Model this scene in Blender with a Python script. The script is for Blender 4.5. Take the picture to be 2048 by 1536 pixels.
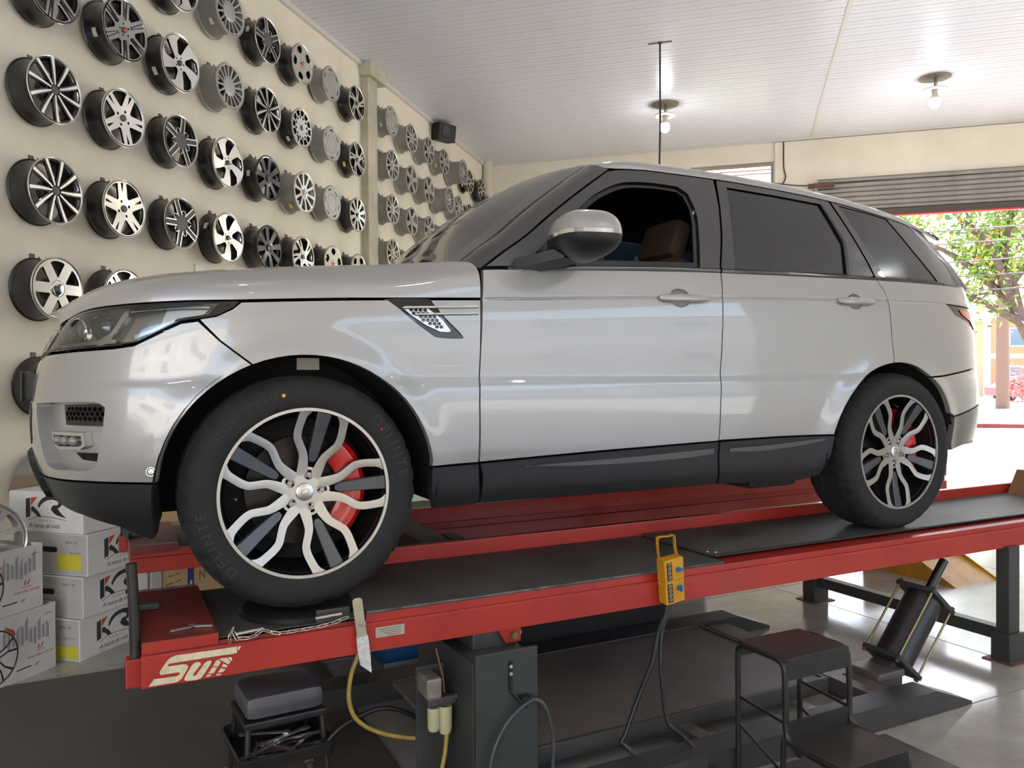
import bpy, bmesh, math, random
import numpy as np
from mathutils import Vector, Matrix, geometry
for o in list(bpy.data.objects): bpy.data.objects.remove(o, do_unlink=True)
SC=bpy.context.scene; COL=SC.collection
random.seed(7)
# ------------------------------------------------------------------ camera
FPX=1600.0; PITCH=-0.0091685; ROLL=-0.0053595; TH=math.radians(16.0752)
def cam_matrix():
    cp,sp=math.cos(PITCH),math.sin(PITCH)
    fw=Vector((0,cp,sp)); r=Vector((1,0,0)); up=r.cross(fw)
    c,s=math.cos(ROLL),math.sin(ROLL)
    r2=c*r+s*up; u2=-s*r+c*up
    m=Matrix((r2,u2,-fw)).transposed().to_4x4()
    return Matrix.Translation((0,0,1.5))@Matrix.Rotation(TH,4,'Z')@m
cd=bpy.data.cameras.new('camera'); cam=bpy.data.objects.new('camera',cd); COL.objects.link(cam)
cd.sensor_fit='HORIZONTAL'; cd.sensor_width=36; cd.lens=FPX/2048*36; cd.clip_start=.05; cd.clip_end=500
cam.matrix_world=cam_matrix(); SC.camera=cam
# ------------------------------------------------------------------ world and sun
SUN_EL=math.radians(40); SUN_AZ=math.radians(62)   # azimuth from +x towards +y
w=bpy.data.worlds.new('sky'); SC.world=w; w.use_nodes=True
nt=w.node_tree; nt.nodes.clear()
sky=nt.nodes.new('ShaderNodeTexSky'); sky.sky_type='NISHITA'; sky.sun_disc=False
sky.sun_elevation=SUN_EL; sky.sun_rotation=math.pi/2-SUN_AZ; sky.altitude=600; sky.dust_density=2.5; sky.ozone_density=1.0
bg=nt.nodes.new('ShaderNodeBackground'); bg.inputs[1].default_value=0.46
wo=nt.nodes.new('ShaderNodeOutputWorld'); nt.links.new(sky.outputs[0],bg.inputs[0]); nt.links.new(bg.outputs[0],wo.inputs[0])
sl=bpy.data.lights.new('sun','SUN'); sl.energy=7.5; sl.angle=math.radians(.6); sl.color=(1,.96,.91)
so=bpy.data.objects.new('sun',sl); COL.objects.link(so)
so.rotation_euler=Vector((math.cos(SUN_EL)*math.cos(SUN_AZ),math.cos(SUN_EL)*math.sin(SUN_AZ),math.sin(SUN_EL))).to_track_quat('Z','Y').to_euler()
SC.view_settings.view_transform='Standard'; SC.view_settings.look='None'; SC.view_settings.gamma=1
SC.view_settings.use_curve_mapping=False; SC.view_settings.exposure=1.15
# ------------------------------------------------------------------ materials
def srgb(r,g,b):
    f=lambda c:(c/12.92 if c<=.04045 else ((c+.055)/1.055)**2.4)
    return (f(r/255),f(g/255),f(b/255),1)
MATS={}
def mat(name,col,rough=.5,metal=0.,var=0.,scale=8.,col2=None,bump=0.,bscale=None,coat=0.,emit=None,estr=0.,spec=.5,detail=4.,rvar=0.):
    if name in MATS: return MATS[name]
    m=bpy.data.materials.new(name); m.use_nodes=True; MATS[name]=m
    nt=m.node_tree; b=nt.nodes['Principled BSDF']
    c=col if len(col)==4 else srgb(*col)
    b.inputs['Base Color'].default_value=c; b.inputs['Roughness'].default_value=rough; b.inputs['Metallic'].default_value=metal
    b.inputs['Specular IOR Level'].default_value=spec
    if coat: b.inputs['Coat Weight'].default_value=coat; b.inputs['Coat Roughness'].default_value=.03
    if emit: b.inputs['Emission Color'].default_value=emit; b.inputs['Emission Strength'].default_value=estr
    if var or col2 or bump or rvar:
        tc=nt.nodes.new('ShaderNodeTexCoord'); n=nt.nodes.new('ShaderNodeTexNoise')
        n.inputs['Scale'].default_value=scale; n.inputs['Detail'].default_value=detail; n.inputs['Roughness'].default_value=.62
        nt.links.new(tc.outputs['Object'],n.inputs['Vector'])
        if var or col2:
            r=nt.nodes.new('ShaderNodeValToRGB')
            c2=(col2 if len(col2)==4 else srgb(*col2)) if col2 else tuple(max(0,x*(1-var)) for x in c[:3])+(1,)
            r.color_ramp.elements[0].color=c2; r.color_ramp.elements[1].color=c
            r.color_ramp.elements[0].position=.32; r.color_ramp.elements[1].position=.62
            nt.links.new(n.outputs[0],r.inputs[0]); nt.links.new(r.outputs[0],b.inputs['Base Color'])
        if rvar:
            mr=nt.nodes.new('ShaderNodeMapRange'); mr.inputs[3].default_value=max(0,rough-rvar); mr.inputs[4].default_value=min(1,rough+rvar)
            nt.links.new(n.outputs[0],mr.inputs[0]); nt.links.new(mr.outputs[0],b.inputs['Roughness'])
        if bump:
            n2=n
            if bscale:
                n2=nt.nodes.new('ShaderNodeTexNoise'); n2.inputs['Scale'].default_value=bscale; n2.inputs['Detail'].default_value=3
                nt.links.new(tc.outputs['Object'],n2.inputs['Vector'])
            bp=nt.nodes.new('ShaderNodeBump'); bp.inputs['Strength'].default_value=bump; bp.inputs['Distance'].default_value=.01
            nt.links.new(n2.outputs[0],bp.inputs['Height']); nt.links.new(bp.outputs[0],b.inputs['Normal'])
    return m
def glass(name,tint,gloss=.06,rough=0.):
    if name in MATS: return MATS[name]
    m=bpy.data.materials.new(name); m.use_nodes=True; MATS[name]=m; nt=m.node_tree; nt.nodes.clear()
    o=nt.nodes.new('ShaderNodeOutputMaterial'); t=nt.nodes.new('ShaderNodeBsdfTransparent'); t.inputs[0].default_value=tint if len(tint)==4 else srgb(*tint)
    g=nt.nodes.new('ShaderNodeBsdfGlossy'); g.inputs['Roughness'].default_value=rough
    f=nt.nodes.new('ShaderNodeFresnel'); f.inputs[0].default_value=1.5
    a=nt.nodes.new('ShaderNodeMath'); a.operation='ADD'; a.inputs[1].default_value=gloss; a.use_clamp=True
    mx=nt.nodes.new('ShaderNodeMixShader'); nt.links.new(f.outputs[0],a.inputs[0]); nt.links.new(a.outputs[0],mx.inputs[0])
    nt.links.new(t.outputs[0],mx.inputs[1]); nt.links.new(g.outputs[0],mx.inputs[2]); nt.links.new(mx.outputs[0],o.inputs[0])
    return m
# ------------------------------------------------------------------ mesh helpers
def tag(o,label=None,cat=None,group=None,kind=None):
    if label: o['label']=label
    if cat: o['category']=cat
    if group: o['group']=group
    if kind: o['kind']=kind
    return o
def empty(name,loc=(0,0,0),rz=0.,label=None,cat=None,group=None,parent=None):
    o=bpy.data.objects.new(name,None); COL.objects.link(o); o.location=loc; o.rotation_euler=(0,0,rz); o.empty_display_size=.1
    if parent: o.parent=parent
    return tag(o,label,cat,group)
def link(name,me,parent=None,loc=None,rot=None,label=None,cat=None,group=None,kind=None):
    o=bpy.data.objects.new(name,me); COL.objects.link(o)
    if parent: o.parent=parent
    if loc is not None: o.location=loc
    if rot is not None: o.rotation_euler=rot
    return tag(o,label,cat,group,kind)
class MB:
    def __init__(s): s.v=[]; s.f=[]; s.m=[]; s.cur=0
    def add(s,vs,fs,mi=None):
        b=len(s.v); s.v+= [tuple(map(float,p)) for p in vs]; s.f+=[tuple(i+b for i in f) for f in fs]; s.m+=[s.cur if mi is None else mi]*len(fs); return s
    def box(s,x0,x1,y0,y1,z0,z1,mi=None,M=None):
        x0,x1=min(x0,x1),max(x0,x1); y0,y1=min(y0,y1),max(y0,y1); z0,z1=min(z0,z1),max(z0,z1)
        vs=[(x,y,z) for x in(x0,x1) for y in(y0,y1) for z in(z0,z1)]
        if M is not None: vs=[M@Vector(p) for p in vs]
        return s.add(vs,[(0,1,3,2),(4,6,7,5),(0,4,5,1),(2,3,7,6),(0,2,6,4),(1,5,7,3)],mi)
    def bbox(s,x0,x1,y0,y1,z0,z1,b=.004,mi=None,M=None):
        "box with chamfered edges"
        x0,x1=min(x0,x1),max(x0,x1); y0,y1=min(y0,y1),max(y0,y1); z0,z1=min(z0,z1),max(z0,z1)
        b=min(b,(x1-x0)*.49,(y1-y0)*.49,(z1-z0)*.49)
        bm=bmesh.new(); bmesh.ops.create_cube(bm,size=1)
        for v in bm.verts: v.co=Vector((x0 if v.co.x<0 else x1,y0 if v.co.y<0 else y1,z0 if v.co.z<0 else z1))
        bmesh.ops.bevel(bm,geom=bm.edges[:],offset=b,segments=2,affect='EDGES',profile=.6)
        return s.bm(bm,mi,M)
    def bm(s,bm,mi=None,M=None):
        bm.verts.index_update()
        vs=[(M@v.co if M is not None else v.co)[:] for v in bm.verts]; fs=[[v.index for v in f.verts] for f in bm.faces]
        bm.free(); return s.add(vs,fs,mi)
    def tube(s,pts,r,n=8,mi=None,cap=True,closed=False):
        P=[Vector(p) for p in pts]; k=len(P); rs=r if isinstance(r,(list,tuple)) else [r]*k
        T=[]
        for i in range(k):
            a=P[(i-1)%k] if (i>0 or closed) else P[i]; b=P[(i+1)%k] if (i<k-1 or closed) else P[i]
            T.append((b-a).normalized())
        up=Vector((0,0,1)) if abs(T[0].z)<.9 else Vector((1,0,0)); N=(up-T[0]*up.dot(T[0])).normalized(); vs=[]
        for i in range(k):
            N=(N-T[i]*N.dot(T[i])).normalized(); B=T[i].cross(N)
            for j in range(n):
                a=2*math.pi*j/n; vs.append(P[i]+(N*math.cos(a)+B*math.sin(a))*rs[i])
        fs=[]
        for i in range(k if closed else k-1):
            i2=(i+1)%k
            for j in range(n): fs.append((i*n+j,i*n+(j+1)%n,i2*n+(j+1)%n,i2*n+j))
        if cap and not closed: fs.append(tuple(range(n))[::-1]); fs.append(tuple((k-1)*n+j for j in range(n)))
        return s.add(vs,fs,mi)
    def cyl(s,a,b,r,n=16,mi=None,r2=None): return s.tube([a,b],[r,r if r2 is None else r2],n,mi)
    def lathe(s,prof,n=48,axis='z',mi=None,closed=False,M=None):
        "prof: list of (r,h)"
        vs=[]
        for r,h in prof:
            for j in range(n):
                a=2*math.pi*j/n; p=(r*math.cos(a),r*math.sin(a),h)
                if axis=='y': p=(p[0],-h,p[1])      # h grows towards -y
                if axis=='x': p=(h,p[0],p[1])
                vs.append(M@Vector(p) if M is not None else p)
        k=len(prof); fs=[]
        for i in range(k if closed else k-1):
            i2=(i+1)%k
            for j in range(n): fs.append((i*n+j,i*n+(j+1)%n,i2*n+(j+1)%n,i2*n+j))
        return s.add(vs,fs,mi)
    def prism(s,poly,z0,z1,f=None,mi=None,mtop=None):
        "poly in 2D; f maps (x,y,z)->3D"
        f=f or (lambda x,y,z:(x,y,z)); n=len(poly)
        vs=[f(x,y,z0) for x,y in poly]+[f(x,y,z1) for x,y in poly]
        s.add(vs,[tuple(range(n))[::-1]]+[(i,(i+1)%n,n+(i+1)%n,n+i) for i in range(n)],mi)
        b=len(s.v)-2*n; s.f.append(tuple(b+n+i for i in range(n))); s.m.append((s.cur if mi is None else mi) if mtop is None else mtop)
        return s
    def sheet(s,rows,mi=None,closed=False):
        k=len(rows); n=len(rows[0]); vs=[p for r in rows for p in r]
        return s.add(vs,[(i*n+j,i*n+(j+1)%n,(i+1)*n+(j+1)%n,(i+1)*n+j) for i in range(k-1) for j in range(n if closed else n-1)],mi)
    def mesh(s,name,mats,smooth=0):
        me=bpy.data.meshes.new(name); me.from_pydata(s.v,[],s.f)
        for m in (mats if isinstance(mats,(list,tuple)) else [mats]): me.materials.append(m)
        me.polygons.foreach_set('material_index',s.m)
        bm=bmesh.new(); bm.from_mesh(me); bmesh.ops.recalc_face_normals(bm,faces=bm.faces[:]); bm.to_mesh(me); bm.free()
        if smooth:
            me.polygons.foreach_set('use_smooth',[True]*len(me.polygons)); me.update()
            try: me.set_sharp_from_angle(angle=math.radians(smooth))
            except Exception: pass
        me.update(); return me
    def build(s,name,mats,parent=None,smooth=0,**k): return link(name,s.mesh(name,mats,smooth),parent,**k)
def bez(pts,n=12):
    "Catmull-Rom through points"
    P=[Vector(p) for p in pts]; P=[P[0]*2-P[1]]+P+[P[-1]*2-P[-2]]; o=[]
    for i in range(1,len(P)-2):
        for k in range(n):
            t=k/n; a,b,c,d=P[i-1:i+3]
            o.append(.5*((2*b)+(c-a)*t+(2*a-5*b+4*c-d)*t*t+(3*b-a-3*c+d)*t**3))
    o.append(P[-2]); return o
def text2d(txt,size=1.,shear=0.,res=3,spacing=1.):
    c=bpy.data.curves.new('t','FONT'); c.body=txt; c.size=size; c.shear=shear; c.resolution_u=res; c.space_character=spacing
    o=bpy.data.objects.new('t',c); COL.objects.link(o); dg=bpy.context.evaluated_depsgraph_get(); me=bpy.data.meshes.new_from_object(o.evaluated_get(dg))
    v=[x.co[:2] for x in me.vertices]; f=[tuple(p.vertices) for p in me.polygons]
    bpy.data.objects.remove(o); bpy.data.curves.remove(c); bpy.data.meshes.remove(me)
    return v,f
def area2(p): return .5*sum(p[i][0]*p[(i+1)%len(p)][1]-p[(i+1)%len(p)][0]*p[i][1] for i in range(len(p)))
def inside(p,poly):
    x,y=p; c=False; n=len(poly)
    for i in range(n):
        x1,y1=poly[i]; x2,y2=poly[(i+1)%n]
        if (y1>y)!=(y2>y) and x<(x2-x1)*(y-y1)/(y2-y1)+x1: c=not c
    return c
def cdt(outer,holes=(),pts=()):
    "constrained triangulation -> verts, tris"
    V=[];Ed=[]
    for lp in [outer]+list(holes):
        b=len(V); n=len(lp); V+= [Vector(p) for p in lp]; Ed+=[(b+i,b+(i+1)%n) for i in range(n)]
    V+=[Vector(p) for p in pts]
    r=geometry.delaunay_2d_cdt(V,Ed,[],0,1e-6); ov,of=r[0],r[2]; o=[]
    for f in of:
        c=[sum(ov[i][k] for i in f)/len(f) for k in (0,1)]
        if inside(c,outer) and not any(inside(c,h) for h in holes): o.append(tuple(f))
    return [(v.x,v.y) for v in ov],o
def plate(mb,outer,holes,z0,z1,f=None,mface=0,mside=1,back=True):
    f=f or (lambda x,y,z:(x,y,z)); v,t=cdt(outer,holes)
    mb.add([f(x,y,z1) for x,y in v],t,mface)
    if back: mb.add([f(x,y,z0) for x,y in v],[q[::-1] for q in t],mside)
    for lp in [outer]+list(holes):
        n=len(lp); mb.add([f(x,y,z0) for x,y in lp]+[f(x,y,z1) for x,y in lp],[(i,(i+1)%n,n+(i+1)%n,n+i) for i in range(n)],mside)
def circ(r,n=24,c=(0,0),a0=0): return [(c[0]+r*math.cos(a0+2*math.pi*i/n),c[1]+r*math.sin(a0+2*math.pi*i/n)) for i in range(n)]
def rrect(x0,x1,y0,y1,r,n=4):
    o=[]
    for cx,cy,a in ((x1-r,y1-r,0),(x0+r,y1-r,90),(x0+r,y0+r,180),(x1-r,y0+r,270)):
        for k in range(n+1): t=math.radians(a+90*k/n); o.append((cx+r*math.cos(t),cy+r*math.sin(t)))
    return o
# ================================================================== the room (world = room axes: +y along the left wall, +x to the right)
M_WALL=mat('cream_plaster',(238,230,212),.75,var=.0,col2=(228,219,200),scale=1.3,bump=.12,bscale=60,detail=8)
M_CEIL=mat('pvc_ceiling',(224,224,232),.28,col2=(214,213,221),scale=.8,spec=.5)
M_TRIM=mat('pvc_trim',(214,208,204),.4)
M_DARK=mat('grime_dark',(58,54,50),.8)
HC=5.45; XL=-4.6; YB=14.19
def stuct(o): o['kind']='structure'; return o
# floor tiles material with joints
def floor_mat():
    m=bpy.data.materials.new('polished_floor'); m.use_nodes=True; nt=m.node_tree; b=nt.nodes['Principled BSDF']
    tc=nt.nodes.new('ShaderNodeTexCoord'); n=nt.nodes.new('ShaderNodeTexNoise'); n.inputs['Scale'].default_value=1.1; n.inputs['Detail'].default_value=8; n.inputs['Roughness'].default_value=.65
    nt.links.new(tc.outputs['Object'],n.inputs['Vector']); r=nt.nodes.new('ShaderNodeValToRGB')
    r.color_ramp.elements[0].color=srgb(150,145,134); r.color_ramp.elements[1].color=srgb(196,190,178); r.color_ramp.elements[0].position=.33; r.color_ramp.elements[1].position=.6
    nt.links.new(n.outputs[0],r.inputs[0]); nt.links.new(r.outputs[0],b.inputs['Base Color'])
    mr=nt.nodes.new('ShaderNodeMapRange'); mr.inputs[3].default_value=.22; mr.inputs[4].default_value=.07; nt.links.new(n.outputs[0],mr.inputs[0]); nt.links.new(mr.outputs[0],b.inputs['Roughness'])
    return m
M_FLOOR=floor_mat()
M_JOINT=mat('floor_joint',(120,110,95),.8)
fl=stuct(MB().box(-4.75,9.2,-6,YB+.15,-.2,-.006).build('floor',M_JOINT))
# large square slabs with recessed joints (1.9 m, laid parallel to the lift)
CAR_LOC=(-2.055,3.078,.73187); CAR_RZ=math.radians(42.7946); PZ=CAR_LOC[2]
def c2r(x,y,z=0.):
    c,s=math.cos(CAR_RZ),math.sin(CAR_RZ); return Vector((CAR_LOC[0]+c*x-s*y,CAR_LOC[1]+s*x+c*y,CAR_LOC[2]+z))
SL=1.9
slab=MB().bbox(-SL/2+.003,SL/2-.003,-SL/2+.003,SL/2-.003,-.05,0,b=.002).mesh('slab',M_FLOOR)
def clipbox(poly,x0,x1,y0,y1):
    for ax,val,sg in ((0,x0,1),(0,x1,-1),(1,y0,1),(1,y1,-1)):
        o=[]
        for i in range(len(poly)):
            a,b=poly[i],poly[(i+1)%len(poly)]; ia=(a[ax]-val)*sg>=0; ib=(b[ax]-val)*sg>=0
            if ia: o.append(a)
            if ia!=ib:
                t=(val-a[ax])/(b[ax]-a[ax]); o.append((a[0]+t*(b[0]-a[0]),a[1]+t*(b[1]-a[1])))
        poly=o
        if len(poly)<3: return []
    return poly
for i in range(-6,10):
    for j in range(-7,8):
        cx,cy=.75+i*SL,-1.35-SL/2+j*SL+SL
        h=SL/2-.0025
        q=[c2r(cx+a*h,cy+b*h) for a,b in ((-1,-1),(1,-1),(1,1),(-1,1))]
        q=[(p.x,p.y) for p in q]
        if math.hypot(sum(p[0] for p in q)/4,sum(p[1] for p in q)/4-4)>14: continue
        c=clipbox(q,-4.6,9.2,-6,YB+.15)
        if len(c)<3 or abs(area2(c))<.01: continue
        if abs(area2(c))>4*h*h-.001: link('slab',slab,fl,(c2r(cx,cy).x,c2r(cx,cy).y,0),(0,0,CAR_RZ))
        else: MB().prism(c,-.05,0).build('slab',M_FLOOR,fl)
# thin dark layers on the floor beside and under the lift
M_DKFLOOR=mat('dark_floor',(98,92,87),.5,col2=(82,77,72),scale=3,bump=.25,bscale=140,rvar=.12)
def carbox(mb,x0,x1,y0,y1,z0,z1):
    "box in lift coordinates, given in world z"
    return mb.prism([(c2r(x,y).x,c2r(x,y).y) for x,y in ((x0,y0),(x1,y0),(x1,y1),(x0,y1))],z0,z1)
tag(carbox(MB(),-4.2,2.29,-4.4,-1.385,0.0005,.006).build('dark_floor_layer',M_DKFLOOR),'dark rubber floor mat under the black step stool','mat')
tag(carbox(MB(),-2.1,.40,-1.383,.93,0.0005,.006).build('dark_floor_layer',M_DKFLOOR),'thin dark floor layer under the front end of the red lift','mat')
# walls
wl=stuct(MB().box(XL-.2,XL,-6,YB+.2,0,HC+.1).build('wall_left',M_WALL))
wb=MB()
wb.box(XL,-.86,YB,YB+.2,0,HC+.1); wb.box(-.86,.51,YB,YB+.2,0,4.25); wb.box(-.86,.51,YB,YB+.2,5.10,HC+.1); wb.box(.51,1.20,YB,YB+.2,0,HC+.1)
wb.box(1.20,9.2,YB,YB+.2,4.67,HC+.1); wb.box(8.7,9.2,YB,YB+.2,0,4.67)
wb=stuct(wb.build('wall_back',M_WALL))
wf=MB(); wf.box(-4.6,-3.2,-6.2,-6,0,HC+.1); wf.box(-3.2,3.4,-6.2,-6,4.2,HC+.1); wf.box(3.4,9.2,-6.2,-6,0,HC+.1); stuct(wf.build('wall_front',M_WALL))
wr_=MB(); wr_.box(9.2,9.4,-6.2,-4.6,0,HC+.1); wr_.box(9.2,9.4,-4.6,3.0,4.2,HC+.1); wr_.box(9.2,9.4,3.0,YB+.2,0,HC+.1); stuct(wr_.build('wall_right',M_WALL))
# shallow beam face standing proud above the shutter
MB().bbox(.60,9.2,YB-.035,YB,4.67,5.40,.006).build('header_beam',M_WALL,wb)
MB().bbox(.53,.60,YB-.05,YB,3.2,5.40,.006).build('pilaster',M_WALL,wb)
# column between the two wheel bays
cm=MB(); cm.bbox(XL,XL+.10,9.17,9.44,0,5.28,.006); cm.bbox(XL,XL+.16,9.13,9.60,5.28,HC,.005)
stuct(cm.build('wall_column',mat('column_paint',(205,198,178),.7,col2=(176,170,150),scale=2.5,bump=.1,bscale=50)))
stuct(MB().cyl((XL+.10,YB-.10,0),(XL+.10,YB-.10,HC),.09,20).build('trim_1',mat('pipe_cream',(216,208,190),.5),smooth=40))
# cornice and ceiling slats
stuct(MB().box(XL,XL+.045,-6,YB,HC-.055,HC).build('trim_2',M_TRIM)); stuct(MB().box(XL,9.2,YB-.045,YB,HC-.04,HC).build('trim_3',M_TRIM))
ce=stuct(MB().box(-4.75,9.3,-6,YB+.2,HC+.03,HC+.2).build('ceiling',M_DARK))
def slat(x0,x1):
    mb=MB(); L=x1-x0-.004; W=.2
    prof=[(0,.012),(.003,.0),(.094,0),(.0965,.006),(.1035,.006),(.106,0),(.197,0),(.2,.012)]
    mb.sheet([[(x0+.002,y,z) for y,z in prof],[(x0+.002+L,y,z) for y,z in prof]]); mb.box(x0+.002,x0+.002+L,0,W,.013,.02)
    return mb.mesh('slat',M_CEIL)
for x0,x1 in ((XL,1.09),(1.13,9.2)):
    me=slat(x0,x1); 
    for k in range(101): link('slat',me,ce,(0,YB-.2*(k+1),HC))
stuct(MB().bbox(1.085,1.135,-6,YB,HC-.008,HC+.02,.003).build('trim_4',M_TRIM))
# small high window with blinds, next to the roller shutter
M_FRAME=mat('aluminium_frame',(150,146,140),.4,.6)
wn=stuct(MB().box(-.86,-.82,YB+.06,YB+.12,4.25,5.1).box(.47,.51,YB+.06,YB+.12,4.25,5.1).box(-.82,.47,YB+.06,YB+.12,5.06,5.1).box(-.82,.47,YB+.06,YB+.12,4.25,4.29).build('window_1',M_FRAME))
MB().box(-.82,.47,YB+.085,YB+.09,4.29,5.06).build('pane',glass('window_glass',(235,240,238),.04),wn)
bl2=MB().box(-.645,.645,-.03,.03,-.002,.002,M=Matrix.Rotation(.5,4,'X')).mesh('blind_slat',mat('blind',(222,160,118),.6))
for k in range(3): link('blind_slat',bl2,wn,(-.175,YB+.04,5.04-k*.062))
# roller shutter, rolled most of the way up
M_SHUT=mat('shutter_steel',(150,144,138),.38,.75,var=.18,scale=3)
sh=empty('roller_shutter',(5.0,YB-.06,4.08),label='grey steel roller shutter rolled up under the cream header beam',cat='shutter')
sm_=MB(); prof=[(-.0,0),(.012,.012),(.022,.028),(.022,.052),(.012,.066),(0,.076)]
sm_.sheet([[(-3.8,-a,b) for a,b in prof],[(4.2,-a,b) for a,b in prof]]); sm_.box(-3.8,4.2,.001,.006,0,.078)
sm_=sm_.mesh('slat',M_SHUT,40)
for k in range(7): link('slat',sm_,sh,(0,0,.10+k*.078))
MB().bbox(-3.8,4.2,-.03,.03,0,.10,.006).build('bottom_bar',mat('shutter_bar',(88,80,74),.5,.4),sh)
MB().box(-3.86,-3.80,-.05,.05,-4.07,.59).build('guide_rail',M_SHUT,sh)
MB().box(-3.95,4.2,-.06,.04,-.026,-.001).build('edge_strip',mat('red_strip',(196,62,58),.5),sh)
# shutter gear bracket
MB().box(-3.95,-3.55,-.12,-.02,.50,.56).build('bracket',mat('rusty_bracket',(112,80,64),.7,col2=(80,60,52)),sh)
# ceiling lamps
M_BULB=mat('bulb_glow',(255,255,255),.3,emit=(.93,.97,1,1),estr=32.)
M_CER=mat('bulb_base',(196,190,176),.5)
def lamp(x,y,label,shown=True):
    t=empty('ceiling_lamp',(x,y,HC),label=label,cat='lamp',group='bare bulb ceiling lamps')
    mb=MB(); mb.lathe([(0,0),(.20,0),(.20,-.006),(0,-.006)],28); mb.build('ceiling_plate',mat('ceiling_plate',(150,138,120),.7,col2=(120,110,96),scale=20),t,smooth=40)
    mb=MB(); mb.cyl((0,0,-.19),(0,0,-.006),.012,8); mb.cyl((.03,0,-.16),(.02,0,-.006),.005,6); mb.build('stem',mat('lamp_stem',(120,114,104),.5),t,smooth=40)
    mb=MB(); mb.lathe([(.03,-.165),(.12,-.185),(.15,-.17),(.15,-.16),(.12,-.175),(.03,-.155)],28,closed=True); mb.build('reflector_ring',mat('ring',(190,184,170),.4,.3),t,smooth=50)
    mb=MB(); mb.lathe([(.0,-.15),(.034,-.15),(.034,-.22),(.038,-.24),(.058,-.285),(.0,-.286)],24); mb.build('socket',M_CER,t,smooth=40)
    mb=MB(); mb.lathe([(.0585,-.286),(.066,-.31),(.066,-.35),(.055,-.385),(.03,-.405),(0,-.41)],24); mb.build('bulb',M_BULB,t,smooth=60)
    return t
lamp(-1.073,11.84,'bare glowing bulb on the ceiling, beside the thin hanging wire')
lamp(2.468,11.82,'bare glowing bulb on the ceiling at the right, nearest the roller shutter')
for k,(x,y) in enumerate(((-1.07,6.6),(2.47,6.6),(-1.07,1.2),(2.47,1.2),(6.0,11.8),(6.0,6.6),(6.0,1.2),(-1.07,-3.4),(2.47,-3.4))):
    lamp(x,y,'bare glowing ceiling bulb, '+('above the car bonnet','above the lift front end','above the camera position','to the right of the camera position','by the right wall near the back','by the right wall beside the lift','by the right wall near the front','by the front wall at the left','by the front wall in the middle')[k])
# wire hanging from the ceiling
wt=empty('hanging_wire',(-.93,9.635,HC),label='thin black wire hanging straight down from the ceiling',cat='wire')
M_BLK=mat('black_plastic',(22,22,22),.5)
MB().tube([(0,0,0),(.0,0,-1.0),(-.03,.0,-2.2),(-.06,.0,-3.1)],.011,6).build('cord',M_BLK,wt)
MB().box(-.14,.14,-.012,.012,-.006,.0).lathe([(0,-.01),(.03,-.01),(.03,0),(0,0)],12).build('ceiling_hook',mat('hook_rust',(96,70,56),.7),wt)
# loudspeaker under the cornice
sp=empty('loudspeaker',(XL,11.65,5.28),label='small black loudspeaker mounted under the ceiling on the left wall',cat='speaker')
MS=Matrix.Translation((.16,0,0))@Matrix.Rotation(-.5,4,'Z')@Matrix.Rotation(.15,4,'Y')
MB().bbox(-.10,.10,-.17,.17,-.13,.13,.015,M=MS).build('cabinet',M_BLK,sp)
MB().lathe([(0,.104),(.06,.102),(.085,.108),(.09,.101)],24,'x',M=MS@Matrix.Translation((0,-.04,0))).build('driver',mat('speaker_cone',(40,40,42),.4),sp,smooth=40)
MB().box(0,.07,-.02,.02,-.02,.02).build('bracket',M_BLK,sp)
# cables along the header
def cable(name,pts,r,m,label,group=None,n=10,seg=7):
    o=MB().tube(bez(pts,n),r,seg).build(name,m,smooth=60); return tag(o,label,'cable',group)
M_WIRE=mat('wire_brown',(70,54,46),.6)
cable('wall_cable',[(.67,YB-.045,5.40),(.67,YB-.045,5.0),(.70,YB-.05,4.80),(.64,YB-.05,4.66),(.75,YB-.06,4.60)],.011,M_WIRE,'brown cable running down the cream wall beside the window')
cable('wall_cable',[(.5,YB-.05,4.72),(1.0,YB-.06,4.64),(1.6,YB-.07,4.645),(2.4,YB-.06,4.66),(4.2,YB-.06,4.64),(6.5,YB-.06,4.65)],.010,M_WIRE,'brown cable running along the bottom edge of the header beam')
# wall sockets
for y,z,lab in ((6.02,2.70,'white wall socket plate with dark holes, upper of two beside the wheels'),(6.02,2.44,'white blank wall plate, lower of two just above the car bonnet')):
    s_=empty('wall_socket',(XL,y,z),label=lab,cat='socket')
    MB().bbox(0,.012,-.06,.06,-.06,.06,.004).build('plate',mat('socket_white',(226,222,212),.4),s_)
    if z>2.6: MB().cyl((.012,-.02,0),(.0135,-.02,0),.013,10).cyl((.012,.02,0),(.0135,.02,0),.013,10).build('hole',M_BLK,s_)
# ================================================================== the car: shared body surface
def pchip(xs,ys):
    xs=np.array(xs,float);ys=np.array(ys,float);h=np.diff(xs);d=np.diff(ys)/h
    m=np.zeros_like(xs);m[0]=d[0];m[-1]=d[-1]
    for i in range(1,len(xs)-1):
        if d[i-1]*d[i]>0:
            w1=2*h[i]+h[i-1];w2=h[i]+2*h[i-1];m[i]=(w1+w2)/(w1/d[i-1]+w2/d[i])
    def f(x):
        x=np.clip(np.asarray(x,float),xs[0],xs[-1]);i=np.clip(np.searchsorted(xs,x)-1,0,len(h)-1)
        t=(x-xs[i])/h[i];return ys[i]*(1+2*t)*(1-t)**2+m[i]*h[i]*t*(1-t)**2+ys[i+1]*t*t*(3-2*t)+m[i+1]*h[i]*t*t*(t-1)
    return f
PLAN=[(-.905,0),(-.90,-.2),(-.88,-.40),(-.83,-.60),(-.72,-.775),(-.53,-.895),(-.27,-.957),(0,-.982),(.28,-.98),(.6,-.966),(1.2,-.958),(1.9,-.958),(2.4,-.966),(2.72,-.982),(3.02,-.982),(3.30,-.968),(3.57,-.925),(3.79,-.83),(3.90,-.66),(3.95,-.36),(3.965,0)]
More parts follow.
